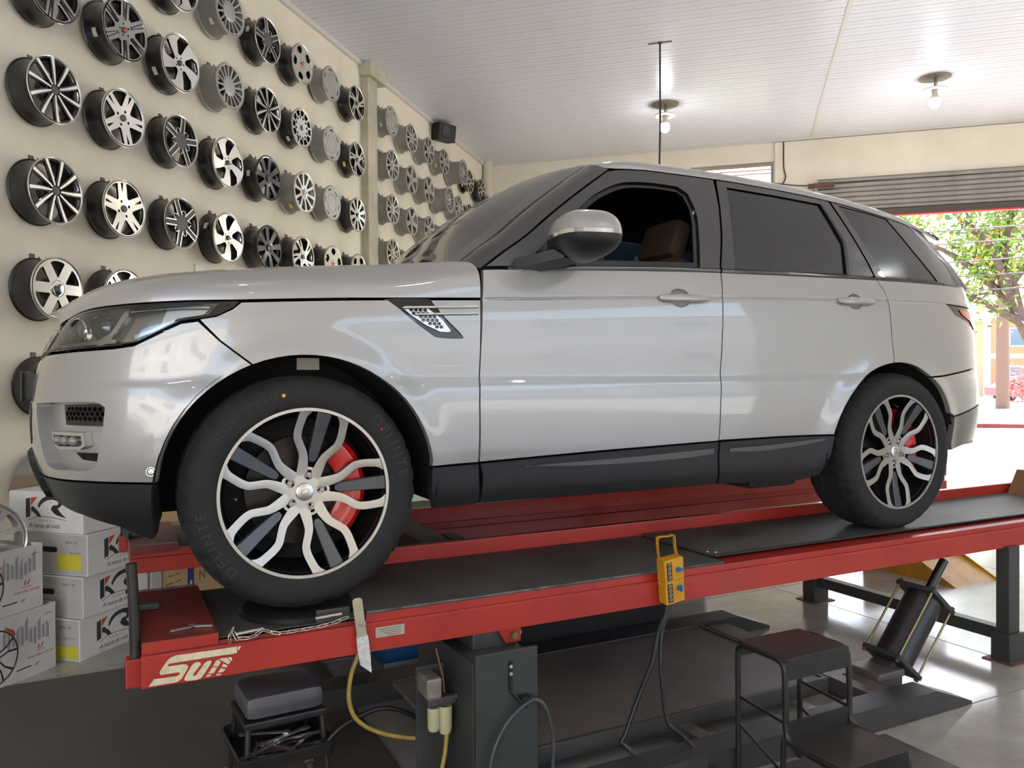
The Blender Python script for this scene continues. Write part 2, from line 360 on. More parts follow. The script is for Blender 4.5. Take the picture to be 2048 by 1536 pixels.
def _plan():
    P=np.array(PLAN);k=np.r_[0,np.cumsum(np.hypot(*np.diff(P,axis=0).T))]
    # natural-ish cubic via Catmull-Rom nonuniform
    Q=np.vstack([[P[1,0],-P[1,1]],P,[P[-2,0],-P[-2,1]]]);kk=np.r_[-k[1],k,2*k[-1]-k[-2]]
    s=np.linspace(0,k[-1],3001);i=np.clip(np.searchsorted(k,s,side='right')-1,0,len(k)-2)
    t=((s-k[i])/(k[i+1]-k[i]))[:,None];h=(k[i+1]-k[i])[:,None]
    def tan(j): return (Q[j+2]-Q[j])/(kk[j+2]-kk[j])[:,None]
    p=P[i]*(1+2*t)*(1-t)**2+tan(i)*h*t*(1-t)**2+P[i+1]*t*t*(3-2*t)+tan(i+1)*h*t*t*(t-1)
    for _ in range(40):   # smooth
        g=np.pad(p,((30,30),(0,0)),mode='edge')
        g[:30]=np.array([1,-1])*p[30:0:-1]; g[-30:]=np.array([1,-1])*p[-2:-32:-1]
        p=(g[15:-45]+2*p+g[45:-15])/4
    s=np.r_[0,np.cumsum(np.hypot(*np.diff(p,axis=0).T))]
    d=np.gradient(p,s,axis=0);n=np.stack([d[:,1],-d[:,0]],1);n/=np.linalg.norm(n,axis=1)[:,None]
    if n[1500,1]>0:n=-n
    return s,p,n
PS,PP,PN=_plan();SMAX=PS[-1]
def plan(s):
    s=np.asarray(s,float)
    return [np.interp(s,PS,PP[:,0]),np.interp(s,PS,PP[:,1]),np.interp(s,PS,PN[:,0]),np.interp(s,PS,PN[:,1])]
ZC=pchip([-.9,.2,.64,1.8,3.37,3.9],[.99,1.035,1.058,1.107,1.138,1.14])
DS=pchip([.15,.24,.29,.34,.44,.50,.60,.69,.735,.775,.85,.95,1.06,1.12,1.2,1.26],[.16,.10,.07,.045,.026,.014,.004,.0,.004,.013,.011,.012,.020,.030,.052,.075])
DF=pchip([.15,.24,.32,.42,.52,.62,.75,.85,.95,1.0,1.06,1.12,1.2],[.34,.20,.085,.03,.006,0,.012,.035,.085,.125,.19,.28,.42])
DR=pchip([.2,.3,.38,.46,.60,.66,.75,.9,1.05,1.15,1.25],[.22,.10,.04,.01,0,.004,.010,.025,.048,.08,.13])
ARCH=[(0.,.385,.457),(2.905,.378,.447)]
def sm(a,b,x):
    t=np.clip((x-a)/(b-a),0,1);return t*t*(3-2*t)
def body(s,z,off=0.):
    x,y,nx,ny=plan(s);z=np.asarray(z,float)
    wf=np.where(nx<0,nx*nx,0);wr=np.where(nx>0,nx*nx,0);wf=wf**.8;wr=wr**.8
    dz=z-(ZC(x)-1.06)*.6*sm(.7,1.05,z)
    d=DS(dz)*(1-wf-wr)+DF(z)*wf+DR(z)*wr+.05*wf*wf-.03*wr
    g=np.abs(z-ZC(x));d=d+.0045*np.exp(-(g/.0035)**2)*sm(.55,.66,x)*(1-wr)
    for cx,cz,r in ARCH:
        q=np.hypot(x-cx,z-cz)-r;d=d-.014*np.exp(-(np.maximum(q,0)/.06)**2)*(1-wf-wr)
    d=d-off
    return np.stack([x-nx*d,y-ny*d,z+0*x],-1)
GW=pchip([.3,.7,1.1,1.8,2.6,3.1,3.4,3.65,3.85,4.0],[.83,.885,.912,.918,.915,.895,.862,.80,.70,.58])
def glassy(x,z,off=0.):
    x=np.asarray(x,float);z=np.asarray(z,float);h=z-1.2
    y=GW(x)-.36*h-.20*h*np.abs(h)
    return np.stack([x,-(y+off),z+0*x],-1)
# ---- bonnet, windscreen and roof surfaces (rows of points across the car)
SHUT=[(0,.960),(.2,.963),(.4,.969),(.56,.975),(.68,.986),(.801,.994),(.943,1.001),(1.082,1.009),(1.203,1.015),(1.359,1.020),(1.482,1.026),(1.716,1.038),(2.0,1.050),(2.214,1.059)]
ZCEN=pchip([-.86,-.75,-.62,-.45,-.2,.1,.3,.6],[.995,1.045,1.088,1.128,1.163,1.193,1.208,1.226]); XCEN=pchip([0,.4,.8,1.1,1.36,1.7,2.214],[-.80,-.75,-.62,-.42,-.22,.08,.56])
def hood_rows(n=64,m=22):
    hs=np.linspace(0,2.214,n); hz=np.interp(hs,[p[0] for p in SHUT],[p[1] for p in SHUT])+.004; rows=[]
    for s_,z_ in zip(hs,hz):
        E_=body(s_,z_,-.001); xc=float(XCEN(s_)); zc_=float(ZCEN(xc)); r=[tuple(body(s_,z_,-.022))]
        for q in range(m+1):
            th=q/m*np.pi/2; k=float(sm(.5,1.1,s_)); a=np.cos(th)**(.62-.28*k) if q<m else 0.; k2=float(sm(1.85,2.2,s_)); a=a**(1-.45*k2) if a>0 else 0.; b=np.sin(th)**(.9-.1*k-.25*k2)
            r.append((xc+(E_[0]-xc)*a,E_[1]*a,z_+(zc_-z_)*b))
        rows.append(r)
    return rows
PA=[(.675,1.180),(.78,1.255),(.885,1.325),(1.0,1.415),(1.12,1.502),(1.26,1.598),(1.385,1.678)]
def pill_in():
    "inner (windscreen) edge of the A pillar"
    return [(x-.075+.012*i/6,-(.80-.031*i),z+.010+.003*i) for i,(x,z) in enumerate(PA)]
def ws_rows(n=31,m=24):
    P=np.array(pill_in()); t=np.linspace(0,len(P)-1,n); f=[pchip(range(len(P)),P[:,k]) for k in range(3)]; rows=[]
    for q in t:
        ex,ey,ez=[float(g(q)) for g in f]; v=q/(len(P)-1); bow=.085-.02*v+.028*np.sin(np.pi*v); crn=.0+.032*v+.016*np.sin(np.pi*v)
        rows.append([(ex-bow*(1-abs(u)**2.2),ey*(1 if u<=0 else -1)*abs(u),ez+crn*(1-abs(u)**2.2)) for u in np.linspace(-1,1,2*m+1)])
    return rows
CAR=empty('car',CAR_LOC,CAR_RZ,'silver five-door SUV with black pillars standing on the red lift','car')
M_PAINT=mat('silver_paint',(171,169,165),.38,.35,coat=1.0)
M_BLKP=mat('gloss_black',(20,20,21),.08,coat=.6); M_CLAD=mat('black_cladding',(36,37,38),.42,bump=.04,bscale=500)
M_SHELL=mat('inner_shell',(10,10,10),.8); M_CHROME=mat('chrome',(225,225,225),.08,1.); M_SATIN=mat('satin_silver',(205,203,198),.28,.9)
M_PILLAR=mat('pillar_film',(70,69,67),.22,coat=.5)
M_GLF=glass('clear_dark_glass',(90,94,92),.02); M_GLR=glass('tinted_glass',(100,102,104),.10,.16); M_GLW=glass('windscreen_glass',(40,42,40),.20,.05)
M_LENS=glass('lamp_lens',(236,238,238),.06)
def dens(poly,h=.015):
    o=[]; n=len(poly)
    for i in range(n):
        a,b=poly[i],poly[(i+1)%n]; k=max(1,int(math.ceil(math.hypot(b[0]-a[0],b[1]-a[1])/h)))
        o+=[(a[0]+(b[0]-a[0])*j/k,a[1]+(b[1]-a[1])*j/k) for j in range(k)]
    return o
def crv(pts,n=6): return [(p.x,p.y) for p in bez([(a,b,0) for a,b in pts],n)]
def inset(poly,d):
    if not d: return poly
    if area2(poly)<0: poly=poly[::-1]
    n=len(poly); o=[]
    for i in range(n):
        a,b,c=poly[i-1],poly[i],poly[(i+1)%n]
        e1=Vector((b[0]-a[0],b[1]-a[1])); e2=Vector((c[0]-b[0],c[1]-b[1]))
        if e1.length<1e-9 or e2.length<1e-9: continue
        e1.normalize(); e2.normalize(); n1=Vector((-e1.y,e1.x)); n2=Vector((-e2.y,e2.x)); m=n1+n2
        if m.length<.2: m=n1.copy(); k=1
        else: m.normalize(); k=min(2.,1/max(.3,m.dot(n1)))
        o.append((b[0]+m.x*d*k,b[1]+m.y*d*k))
    return o
def npin(P,poly):
    x,y=P[:,0],P[:,1]; c=np.zeros(len(P),bool); n=len(poly)
    for i in range(n):
        x1,y1=poly[i]; x2,y2=poly[(i+1)%n]
        if y1!=y2: c^=((y1>y)!=(y2>y))&(x<(x2-x1)*(y-y1)/(y2-y1)+x1)
    return c
def npdist(P,poly):
    d=np.full(len(P),9.); n=len(poly)
    for i in range(n):
        a=np.array(poly[i]); b=np.array(poly[(i+1)%n]); ab=b-a; t=np.clip(((P-a)@ab)/max(1e-12,ab@ab),0,1)
        d=np.minimum(d,np.hypot(*(P-a-t[:,None]*ab).T))
    return d
def nrm(fn,A,B):
    e=1e-3; a=fn(A+e,B)-fn(A-e,B); b=fn(A,B+e)-fn(A,B-e); n=np.cross(a,b); n/=np.linalg.norm(n,axis=1)[:,None]+1e-12
    return n
def panel(name,outer,fn=body,m=None,holes=(),gap=.003,thick=.02,res=(.03,.016),mirror=True,off=0.,rows=True,parent=None,label=None,hthick=None,flange_m=None):
    outer=inset(dens(outer),gap); holes=[inset(dens(h,.012),-gap if gap else 0) for h in holes]
    P=np.array(outer); lo=P.min(0); hi=P.max(0)
    A=np.arange(lo[0]+res[0]*.5,hi[0],res[0]); B=np.arange(lo[1]+res[1]*.5,hi[1],res[1])
    G=np.array([(a,b) for a in A for b in B]) if len(A) and len(B) else np.zeros((0,2))
    if rows and fn is body:
        zc=ZC(plan(A)[0]) if len(A) else np.zeros(0)
        if len(G):
            zg=np.repeat(zc,len(B)); G=G[np.abs(G[:,1]-zg)>.012]
        G=np.vstack([G]+[np.stack([A,zc+d],1) for d in (-.009,-.005,-.0025,0,.0025,.005,.009)]) if len(A) else G
    if len(G):
        k=npin(G,outer)
        for h in holes: k&=~npin(G,h)
        G=G[k]
    for lp in [outer]+list(holes):
        if len(G): G=G[npdist(G,lp)>.005]
    v,t=cdt(outer,holes,[tuple(g) for g in G])
    V=np.array(v); F=fn(V[:,0],V[:,1],off); N=nrm(lambda a,b:fn(a,b,off),V[:,0],V[:,1])
    c=np.array([1.5,0,.7]); flip=np.sign(np.sum(N*(F-c)*np.array([.2,1,.6]),1)); N=N*flip[:,None]
    verts=F.tolist(); faces=[]
    for q in t:
        n=np.cross(F[q[1]]-F[q[0]],F[q[2]]-F[q[0]])
        faces.append(q if n@N[q[0]]>0 else q[::-1])
    nf=len(faces); norms=N.tolist()
    for li,lp in enumerate([outer]+list(holes)):
        if not thick: break
        L=np.array(lp); b=len(verts); th=thick if (li==0 or hthick is None) else hthick
        verts+=fn(L[:,0],L[:,1],off).tolist()+fn(L[:,0],L[:,1],off-th).tolist(); n=len(lp)
        norms+=[(0,0,0)]*(2*n); faces+=[(b+i,b+(i+1)%n,b+n+(i+1)%n,b+n+i) for i in range(n)]
    out=[]
    for sg in ((1,-1) if mirror else (1,)):
        vv=[(p[0],p[1]*sg,p[2]) for p in verts]; ff=faces if sg>0 else [f[::-1] for f in faces]
        nn=[(p[0],p[1]*sg,p[2]) for p in norms]
        me=bpy.data.meshes.new(name); me.from_pydata(vv,[],ff); me.materials.append(m)
        if flange_m: me.materials.append(flange_m); me.polygons.foreach_set('material_index',[0]*nf+[1]*(len(ff)-nf))
        me.polygons.foreach_set('use_smooth',[i<nf for i in range(len(ff))]); me.update(); me.normals_split_custom_set_from_vertices(nn)
        o=link(name,me,parent[0 if sg>0 else 1] if isinstance(parent,(list,tuple)) else (parent or CAR),label=label); out.append(o)
    return out
def both(name,mb,m,smooth=40,parent=None,label=None):
    out=[]
    for k,sg in enumerate((1,-1)):
        q=MB(); q.v=[(x,y*sg,z) for x,y,z in mb.v]; q.f=list(mb.f); q.m=list(mb.m)
        out.append(q.build(name,m,(parent[k] if isinstance(parent,(list,tuple)) else parent) or CAR,smooth,label=label))
    return out
def hexes(poly,c,ax=1.,t=.15,rot=0.):
    "hexagonal holes of pitch c inside poly"
    P=np.array(poly); lo=P.min(0)-c; hi=P.max(0)+c; o=[]; dy=c*.866/ax; j=0; y=lo[1]; small=inset(poly,c*.06)
    while y<hi[1]:
        x=lo[0]+(c/2 if j%2 else 0)
        while x<hi[0]:
            h=[(x+c*.5*(1-t)*1.12*math.cos(math.radians(60*k+90)),y+c*.5*(1-t)*1.12/ax*math.sin(math.radians(60*k+90))) for k in range(6)]
            if all(inside(q,small) for q in h): o.append(h)
            x+=c
        y+=dy; j+=1
    return o
# ---- outlines traced on the body surface: (distance round the car, height)
HL_TOP=[(.56,.975),(.68,.986),(.801,.994),(.943,1.001),(1.082,1.009),(1.203,1.015),(1.359,1.020)]
HL_BOT=[(1.332,.993),(1.282,.968),(1.227,.958),(1.174,.95),(1.139,.933),(1.088,.907),(1.029,.879),(.962,.87),(.863,.865),(.713,.86),(.5,.858)]
def arcpts(cx,cz,r,a0,a1,n=26):
    "wheel-arch edge in (s,z); s found from x"
    o=[]
    for k in range(n+1):
        a=math.radians(a0+(a1-a0)*k/n); o.append((xs(cx+r*math.cos(a)),cz+r*math.sin(a)))
    return o
_sx=PP[:,0]
def xs(x):
    i=300; j=2700
    return float(np.interp(x,PP[i:j,0],PS[i:j]))
AF=arcpts(0,.385,.457,187,6,36)         # front arch, front to rear
AF=[p for p in AF if p[1]>.30]
AR=arcpts(2.905,.378,.448,165,25,34)
iF=min(range(len(AF)),key=lambda i:abs(AF[i][0]-1.374)+ (0 if AF[i][1]>.6 else 9))
AFf=[p for p in AF[:iF] if p[1]>.437]; 
bump_s=[(1.227,.958),(1.293,.888),(1.36,.815)]
bumper=[(0,.82),(.3,.828),(.5,.850)]+[(a,b-.006) for a,b in HL_BOT[::-1][1:] if a<1.23]+[bump_s[1],AF[iF]]+AFf[::-1]+[(1.098,.437),(.838,.440),(.498,.436),(.2,.44),(0,.44)]
FOG=[(.50,.683),(.689,.689),(.88,.693),(.915,.690),(.937,.677),(.93,.62),(.90,.505),(.885,.486),(.86,.477),(.66,.474),(.61,.484),(.585,.51)]
bp=panel('front_bumper',bumper,m=M_PAINT,holes=[FOG],hthick=.047,thick=.025,res=(.022,.016))
panel('bumper_recess',inset(dens(FOG),-.004),m=M_PAINT,off=-.046,thick=0,gap=0,parent=bp)
ga=[(.716,.684),(.90,.689),(.929,.676),(.922,.617),(.73,.619)]
for k,sg in enumerate((1,-1)):
    mb=MB(); g=dens(ga,.03); fm=lambda s,z,o:tuple((body(s,z,-.045+o)*np.array([1,sg,1])).tolist())
    plate(mb,g,hexes(g,.022,1.25,.14),.0,.016,fm,0,0); mb.build('fog_grille',M_CLAD,bp[k])
    mb=MB(); v,t=cdt(g); mb.add([fm(a,b,.002) for a,b in v],t); mb.build('grille_backing',M_SHELL,bp[k])
    fl_=dens([(.655,.596),(.843,.596),(.848,.553),(.826,.542),(.70,.539),(.66,.556)],.02)
    mb=MB(); plate(mb,fl_,[inset(fl_,.010)],.0,.034,fm,0,0); fo=mb.build('fog_lamp',M_SATIN,bp[k])
    mb=MB(); v,t=cdt(inset(fl_,.010)); mb.add([fm(a,b,.003) for a,b in v],t); mb.build('fog_reflector',M_CHROME,bp[k])
    for q in range(3):
        mb=MB(); c0=body(.70+.046*q,.568,-.01); mb.lathe([(0,.010),(.012,.006),(.017,-.006),(.017,-.02)],16,M=Matrix.Translation(Vector((c0[0],c0[1]*sg,c0[2])))@Matrix.Rotation(math.radians(90*sg),4,'X')@Matrix.Rotation(-.6*sg,4,'Y')); mb.build('fog_projector',mat('lamp_glass_grey',(150,150,146),.06,.3),bp[k],smooth=50)
    mb=MB(); plate(mb,inset(fl_,.009),[],.022,.026,fm,0,0); mb.build('fog_lens',M_LENS,bp[k])
    sc=dens([(.76,.528),(.895,.529),(.887,.500),(.795,.506)],.02); mb=MB(); plate(mb,sc,[],0,.004,fm,0,0); mb.build('lower_scoop',M_SHELL,bp[k])
    c0=body(1.083,.475,.002); mb=MB(); Mx=Matrix.Translation(Vector((c0[0],c0[1]*sg,c0[2])))@Matrix.Rotation(math.radians(90*sg),4,'X')@Matrix.Rotation(-.35*sg,4,'Y')
    mb.lathe([(0,.004),(.009,.003),(.011,.0)],18,M=Mx); mb.lathe([(.0125,.0),(.0125,.004),(.015,.004),(.016,-.002)],18,M=Mx,mi=0); mb.build('parking_sensor',M_SATIN,bp[k],smooth=40)
panel('washer_cap',[(.62,.812),(.74,.815),(.735,.846),(.61,.842)],m=M_PAINT,off=.0015,thick=.006,gap=0,parent=bp)
# lower black valance, with skid lip
val=[(0,.438),(.2,.438),(.498,.434),(.838,.438),(1.098,.435)]+[p for p in AF if p[1]<.437 and p[0]<1.2][::-1]+[(1.066,.26),(1.04,.236),(.922,.285),(.757,.316),(.45,.335),(.2,.345),(0,.345)]
vl=panel('front_valance',val,m=M_CLAD,thick=.03,res=(.03,.02))
panel('valance_lip',[(0,.50),(.16,.50),(.30,.475),(.42,.42),(.45,.375),(.40,.345),(.2,.335),(0,.335)],m=M_CLAD,off=.02,thick=.03,parent=vl)
# grille, number plate, lower intake
gr=panel('front_grille',[(0,.83),(.3,.836),(.49,.857),(.535,.90),(.55,.968),(.3,.962),(0,.957)],m=M_BLKP,off=-.012,thick=.02,parent=CAR)
for k,sg in enumerate((1,-1)):
    g=dens([(.01,.842),(.3,.848),(.46,.866),(.50,.93),(.3,.95),(.01,.946)],.05); mb=MB()
    plate(mb,g,hexes(g,.05,1.5),0,.012,lambda s,z,o:tuple((body(s,z,-.012+o)*np.array([1,sg,1])).tolist()),0,0); mb.build('grille_mesh',M_SATIN,gr[k])
lg=panel('lower_intake',[(0,.53),(.28,.53),(.36,.55),(.38,.66),(.30,.685),(0,.69)],m=M_CLAD,off=.003,thick=.01)
np_=MB().bbox(-.877,-.873,-.19,.19,.685,.80,.002).build('number_plate',mat('plate_dark',(60,60,62),.4),CAR); MB().box(-.873,-.83,-.15,.15,.70,.79).build('plate_holder',M_CLAD,np_)
MB().box(-.8774,-.877,-.18,.18,.693,.792).build('plate_face',mat('plate_face',(190,190,188),.4),np_)
# headlights
LENS=[(.575,.962),(.68,.975),(.801,.983),(.943,.990),(1.083,.997),(1.203,1.004),(1.285,1.006),(1.255,.975),(1.173,.958),(1.138,.942),(1.087,.916),(1.027,.888),(.962,.879),(.863,.873),(.713,.868),(.525,.866),(.56,.90),(.568,.935)]
hl=HL_TOP+HL_BOT[:-1]+[(.503,.859),(.547,.898),(.552,.944)]
hh=panel('headlight',dens(hl,.02),m=M_BLKP,off=-.002,thick=.03,gap=.002,holes=[dens(LENS)],res=(.02,.012),hthick=.05)
panel('headlight_lens',LENS,m=M_LENS,off=-.001,thick=0,gap=0,parent=hh,res=(.02,.012))
panel('headlight_bowl',inset(dens(LENS),-.004),m=mat('lamp_bowl',(176,175,170),.18,.7),off=-.052,thick=0,gap=0,parent=hh,rows=False)
for k,sg in enumerate((1,-1)):
    for s0,z0,r in ((.735,.922,.046),(.89,.932,.042)):
        c0=body(s0,z0,-.04); n0=plan(s0); d=Vector((n0[2],n0[3]*sg,0)).normalized(); Mx=Matrix.Translation(Vector((c0[0],c0[1]*sg,c0[2])))@d.to_track_quat('Z','Y').to_matrix().to_4x4()
        MB().lathe([(r,-.01),(r*1.02,.02),(r*.93,.024),(r*.9,.0)],28,M=Mx).build('projector_ring',M_CHROME,hh[k],smooth=40)
        MB().lathe([(0,.022),(r*.5,.018),(r*.8,.008),(r*.9,-.004)],28,M=Mx).build('projector_lens',mat('projector',(96,100,104),.05,.6,coat=1),hh[k],smooth=60)
    # light signature blade and side reflector
    for pts,w_,m_ in (([(.875,.878),(.93,.905),(.965,.955),(.99,.985)],.012,M_SATIN),([(1.0,.985),(1.09,.992),(1.2,.998),(1.26,.998)],.005,M_CHROME),([(1.02,.9),(1.09,.925),(1.15,.955)],.006,M_SATIN),([(.60,.874),(.80,.881),(.95,.888)],.006,M_SATIN)):
        rows=[[tuple((body(a,b+d_,-.022)*np.array([1,sg,1])).tolist()) for d_ in (-w_,0,w_)] for a,b in crv(pts)]
        MB().sheet(rows).sheet([[(p[0]+.004,p[1]+.012*sg,p[2]) for p in r] for r in rows]).build('light_blade',m_,hh[k],smooth=40)
    g=dens([(1.10,.935),(1.16,.962),(1.24,.975),(1.265,1.0),(1.12,.99)],.02); mb=MB(); plate(mb,g,[],-.046,-.04,lambda s,z,o:tuple((body(s,z,o)*np.array([1,sg,1])).tolist()),0,0); mb.build('side_reflector',M_SATIN,hh[k])
# fender, doors, quarter panel
SH=[(1.359,1.020),(1.482,1.026),(1.716,1.038),(2.0,1.050),(2.214,1.059)]
VENT=[(1.851,1.040),(1.994,1.046),(2.022,1.029),(2.061,.985),(2.13,.920),(2.122,.911),(2.038,.913),(2.007,.928),(1.943,.971),(1.896,1.010)]
VENT=crv(VENT+[VENT[0]],3)[:-1]
AFr=AF[iF:]; AFr=[p for p in AFr if p[1]>.447]
fend=[(1.227,.958),(1.282,.968),(1.332,.993),(1.359,1.016)]+[(a,b-.004) for a,b in SH[1:]]+[(2.208,.868),(2.198,.683),(2.204,.449)]+[(AFr[-1][0],.446)]+AFr[::-1]+[(1.293,.888)]
ff=panel('front_fender',fend,m=M_PAINT,holes=[VENT],hthick=.02,thick=.03)
vp=panel('vent_surround',inset(dens(VENT),-.003),m=M_BLKP,off=-.006,thick=.01,gap=0,parent=ff)
VG=[(1.902,1.015),(1.991,1.019),(2.03,.995),(2.059,.972),(2.088,.936),(2.080,.931),(2.046,.932),(1.989,.955),(1.94,.985)]
for k,sg in enumerate((1,-1)):
    g=dens(VG,.03); fm=lambda s,z,o:tuple((body(s,z,o)*np.array([1,sg,1])).tolist())
    mb=MB(); plate(mb,g,hexes(g,.0175,1.3,.10),-.006,.001,fm,0,0); mb.build('vent_mesh',M_SATIN,ff[k])
    for a,b in (((1.908,1.014),(2.198,1.028)),((1.948,.991),(2.198,1.003))):
        mb=MB(); rows=[]
        for q in range(13):
            t=q/12; s_=a[0]+(b[0]-a[0])*t; z_=a[1]+(b[1]-a[1])*t; h=.0055+.001*t
            rows.append([fm(s_,z_-h,-.002),fm(s_,z_-h,.004),fm(s_,z_-h*.3,.009),fm(s_,z_+h*.6,.008),fm(s_,z_+h,-.002)])
        mb.sheet(rows); mb.add(rows[0],[(0,1,2,3,4)]); mb.add(rows[-1],[(4,3,2,1,0)]); mb.build('vent_bar',M_SATIN,ff[k],smooth=50)
BELT=pchip([2.2,2.763,3.396,4.367,5.153,6.3],[1.172,1.2,1.224,1.236,1.236,1.236])
def cup(s0,z0,rx=.052,rz=.037): return [(s0+rx*math.cos(2*math.pi*i/28),z0+rz*math.sin(2*math.pi*i/28)) for i in range(28)]
fd=[(2.234,1.172)]+[(a,float(BELT(a))) for a in np.linspace(2.3,3.396,12)]+[(3.383,1.11),(3.367,.88),(3.352,.662),(3.354,.482),(2.742,.467),(2.206,.450),(2.198,.683),(2.208,.868),(2.22,1.06)]
fd=panel('front_door',fd,m=M_PAINT,holes=[cup(3.15,1.099)],hthick=.0)
rd=[(3.397,1.224)]+[(a,float(BELT(a))) for a in np.linspace(3.5,4.367,10)]+crv([(4.367,1.236),(4.407,1.174),(4.421,1.107),(4.425,1.013),(4.434,.89),(4.426,.824)],4)[1:]
arl=[p for p in AR if p[0]<4.426 and p[1]>.486][::-1]
rd+=arl+[(4.037,.486),(3.711,.488),(3.354,.484),(3.352,.662),(3.367,.88),(3.383,1.11)]
rdr=panel('rear_door',rd,m=M_PAINT,holes=[cup(4.19,1.121,.046,.034)],hthick=.0)
# quarter panel wraps to the tailgate; rear bumper below it
TAIL=[(4.902,1.135),(5.0,1.132),(5.2,1.125),(5.40,1.118),(5.42,1.05),(5.40,1.0),(5.30,.985),(5.235,.985),(5.19,1.02),(5.10,1.055),(4.976,1.083)]
arr=[p for p in AR if p[0]>=4.426]; arq=[p for p in arr if p[1]>.757]
qp=[(4.367,1.236),(4.7,1.238),(5.153,1.238),(5.40,1.236),(5.43,1.1),(5.43,.82)]+[(5.275,.809),(4.852,.762),(arq[-1][0],.755)]+arq[::-1]+[(4.434,.89),(4.425,1.013),(4.421,1.107),(4.407,1.174)]
qo=panel('quarter_panel',qp,m=M_PAINT,holes=[TAIL],hthick=.03,thick=.025)
arb=[p for p in arr if p[1]<=.757 and p[1]>.548]
rb=arb+[(4.925,.549),(5.004,.558),(5.289,.606),(5.6,.612),(SMAX,.612),(SMAX,.80),(5.6,.815),(5.275,.806),(4.852,.759),(arq[-1][0],.7525)]
rbo=panel('rear_bumper',rb,m=M_PAINT,thick=.025)
rl=[(4.925,.545),(5.004,.554),(5.289,.602),(5.6,.608),(SMAX,.608),(SMAX,.33),(5.6,.34),(5.27,.40),(5.10,.385),(4.955,.365),(4.93,.40)]
panel('rear_valance',rl,m=mat('rear_grey_cladding',(120,117,110),.4,.2),thick=.03)
tg=panel('tailgate',[(5.435,.82),(5.435,1.236),(5.8,1.25),(SMAX,1.255),(SMAX,.805),(5.6,.818)],m=M_PAINT,thick=.02)
to=panel('tail_light',TAIL,m=M_BLKP,off=-.003,thick=.02)
panel('tail_lens',[(5.02,1.112),(5.2,1.112),(5.38,1.106),(5.395,1.05),(5.37,1.02),(5.30,1.0),(5.24,1.01),(5.17,1.05),(5.061,1.080)],m=mat('red_lens',(214,30,24),.1,coat=1.),off=.002,thick=.006,parent=to)
# handles
for (so,s0,s1,zc,par) in ((3.15,3.035,3.305,1.096,fd),(4.19,4.075,4.325,1.120,rdr)):
    for k,sg in enumerate((1,-1)):
        mb=MB(); rows=[]; fm=lambda s,z,o:tuple((body(s,z,o)*np.array([1,sg,1])).tolist())
        for q in range(25):
            t=q/24; s_=s0+(s1-s0)*t; h=.019*(1-abs(2*t-1)**5*.55)-.004*t; dp=.03*(1-abs(2*t-1)**4*.8)+.006; zz=zc-.004*math.sin(math.pi*t)*0+.002*t
            rows.append([fm(s_,zz+h*math.cos(a),.003+dp*(.55+.45*math.sin(a))-.0*1) for a in [2*math.pi*i/12 for i in range(12)]])
        mb.sheet([[*r,r[0]] for r in rows]); mb.add(rows[0],[tuple(range(12))]); mb.add(rows[-1],[tuple(range(12))[::-1]]); mb.build('door_handle',M_PAINT,par[k],smooth=60)
        rx,rz=((.052,.037) if so<4 else (.046,.034)); zc2=1.099 if so<4 else 1.121; rows=[]
        for q in range(6):
            a=q/5*math.pi/2; rows.append([fm(so+rx*math.cos(a)*1.04*math.cos(2*math.pi*i/28),zc2+rz*1.04*math.cos(a)*math.sin(2*math.pi*i/28),-.024*math.sin(a)) for i in range(29)])
        MB().sheet(rows).build('handle_recess',M_PAINT,par[k],smooth=60)
# sill cladding in three pieces
def silltop(s): return float(np.interp(s,[2.015,2.204,2.742,3.354,3.711,4.037],[.445,.447,.464,.480,.485,.483]))
AFb=[p for p in AF[iF:] if p[1]<=.447]
cl1=[(AFr[-1][0],.444),(2.204,.446),(2.224,.288),(2.04,.284),(2.01,.36)]
cl2=[(2.206,.447),(2.742,.464),(3.354,.480),(3.36,.40),(3.385,.284),(3.0,.285),(2.226,.288),(2.222,.40)]
cl3=[(3.358,.480),(3.711,.485),(4.037,.483),(4.03,.40),(3.99,.29),(3.9,.27),(3.39,.283),(3.364,.40)]
for nm,c_ in (('sill_cladding',cl1),('sill_cladding',cl2),('sill_cladding',cl3)): panel(nm,c_,m=M_CLAD,off=.004,thick=.04,res=(.04,.012),rows=False)
# flat scallop blades on the sill, in a lighter grey
panel('sill_blade',crv([(2.39,.425),(2.6,.412),(2.9,.408),(3.2,.415),(3.33,.425)],4)+crv([(3.33,.455),(2.9,.438),(2.5,.430),(2.39,.425)],4),m=mat('sill_grey',(92,92,90),.4,.2),off=.010,thick=.008,rows=False)
panel('sill_blade',crv([(3.41,.43),(3.6,.425),(3.85,.44),(3.98,.46)],4)+crv([(3.98,.475),(3.7,.458),(3.41,.45)],4),m=MATS['sill_grey'],off=.010,thick=.008,rows=False)
# unseen blocker added behind the panels so the gaps stay dark
sh_=[(0,.40),(1.05,.40)]+[(a,b) for a,b in arcpts(0,.385,.475,180,0,24)]+[(2.1,.36),(4.0,.36)]+[(a,b) for a,b in arcpts(2.905,.378,.466,180,0,24)]+[(5.0,.40),(SMAX,.40),(SMAX,1.2),(4.4,1.2),(3.4,1.19),(2.24,1.14),(2.2,1.03),(1.36,.99),(1.2,.93),(1.0,.85),(.66,.82),(0,.8)]
panel('gap_blocker',sh_,m=M_SHELL,off=-.06,thick=0,gap=0,res=(.06,.05),rows=False)
# hood
rows=hood_rows(); MB().sheet([r+[(p[0],-p[1],p[2]) for p in r[::-1][1:]] for r in rows]).build('hood',M_PAINT,CAR,smooth=50)
wr=ws_rows(); cw=[[(p[0]-.02-.05*(1-t),p[1]*(1+.08*(1-t)),p[2]-.03*(1-t)-.004) for p in wr[0]] for t in (0,.5,1)]
MB().sheet(cw).build('cowl',M_CLAD,CAR,smooth=50)
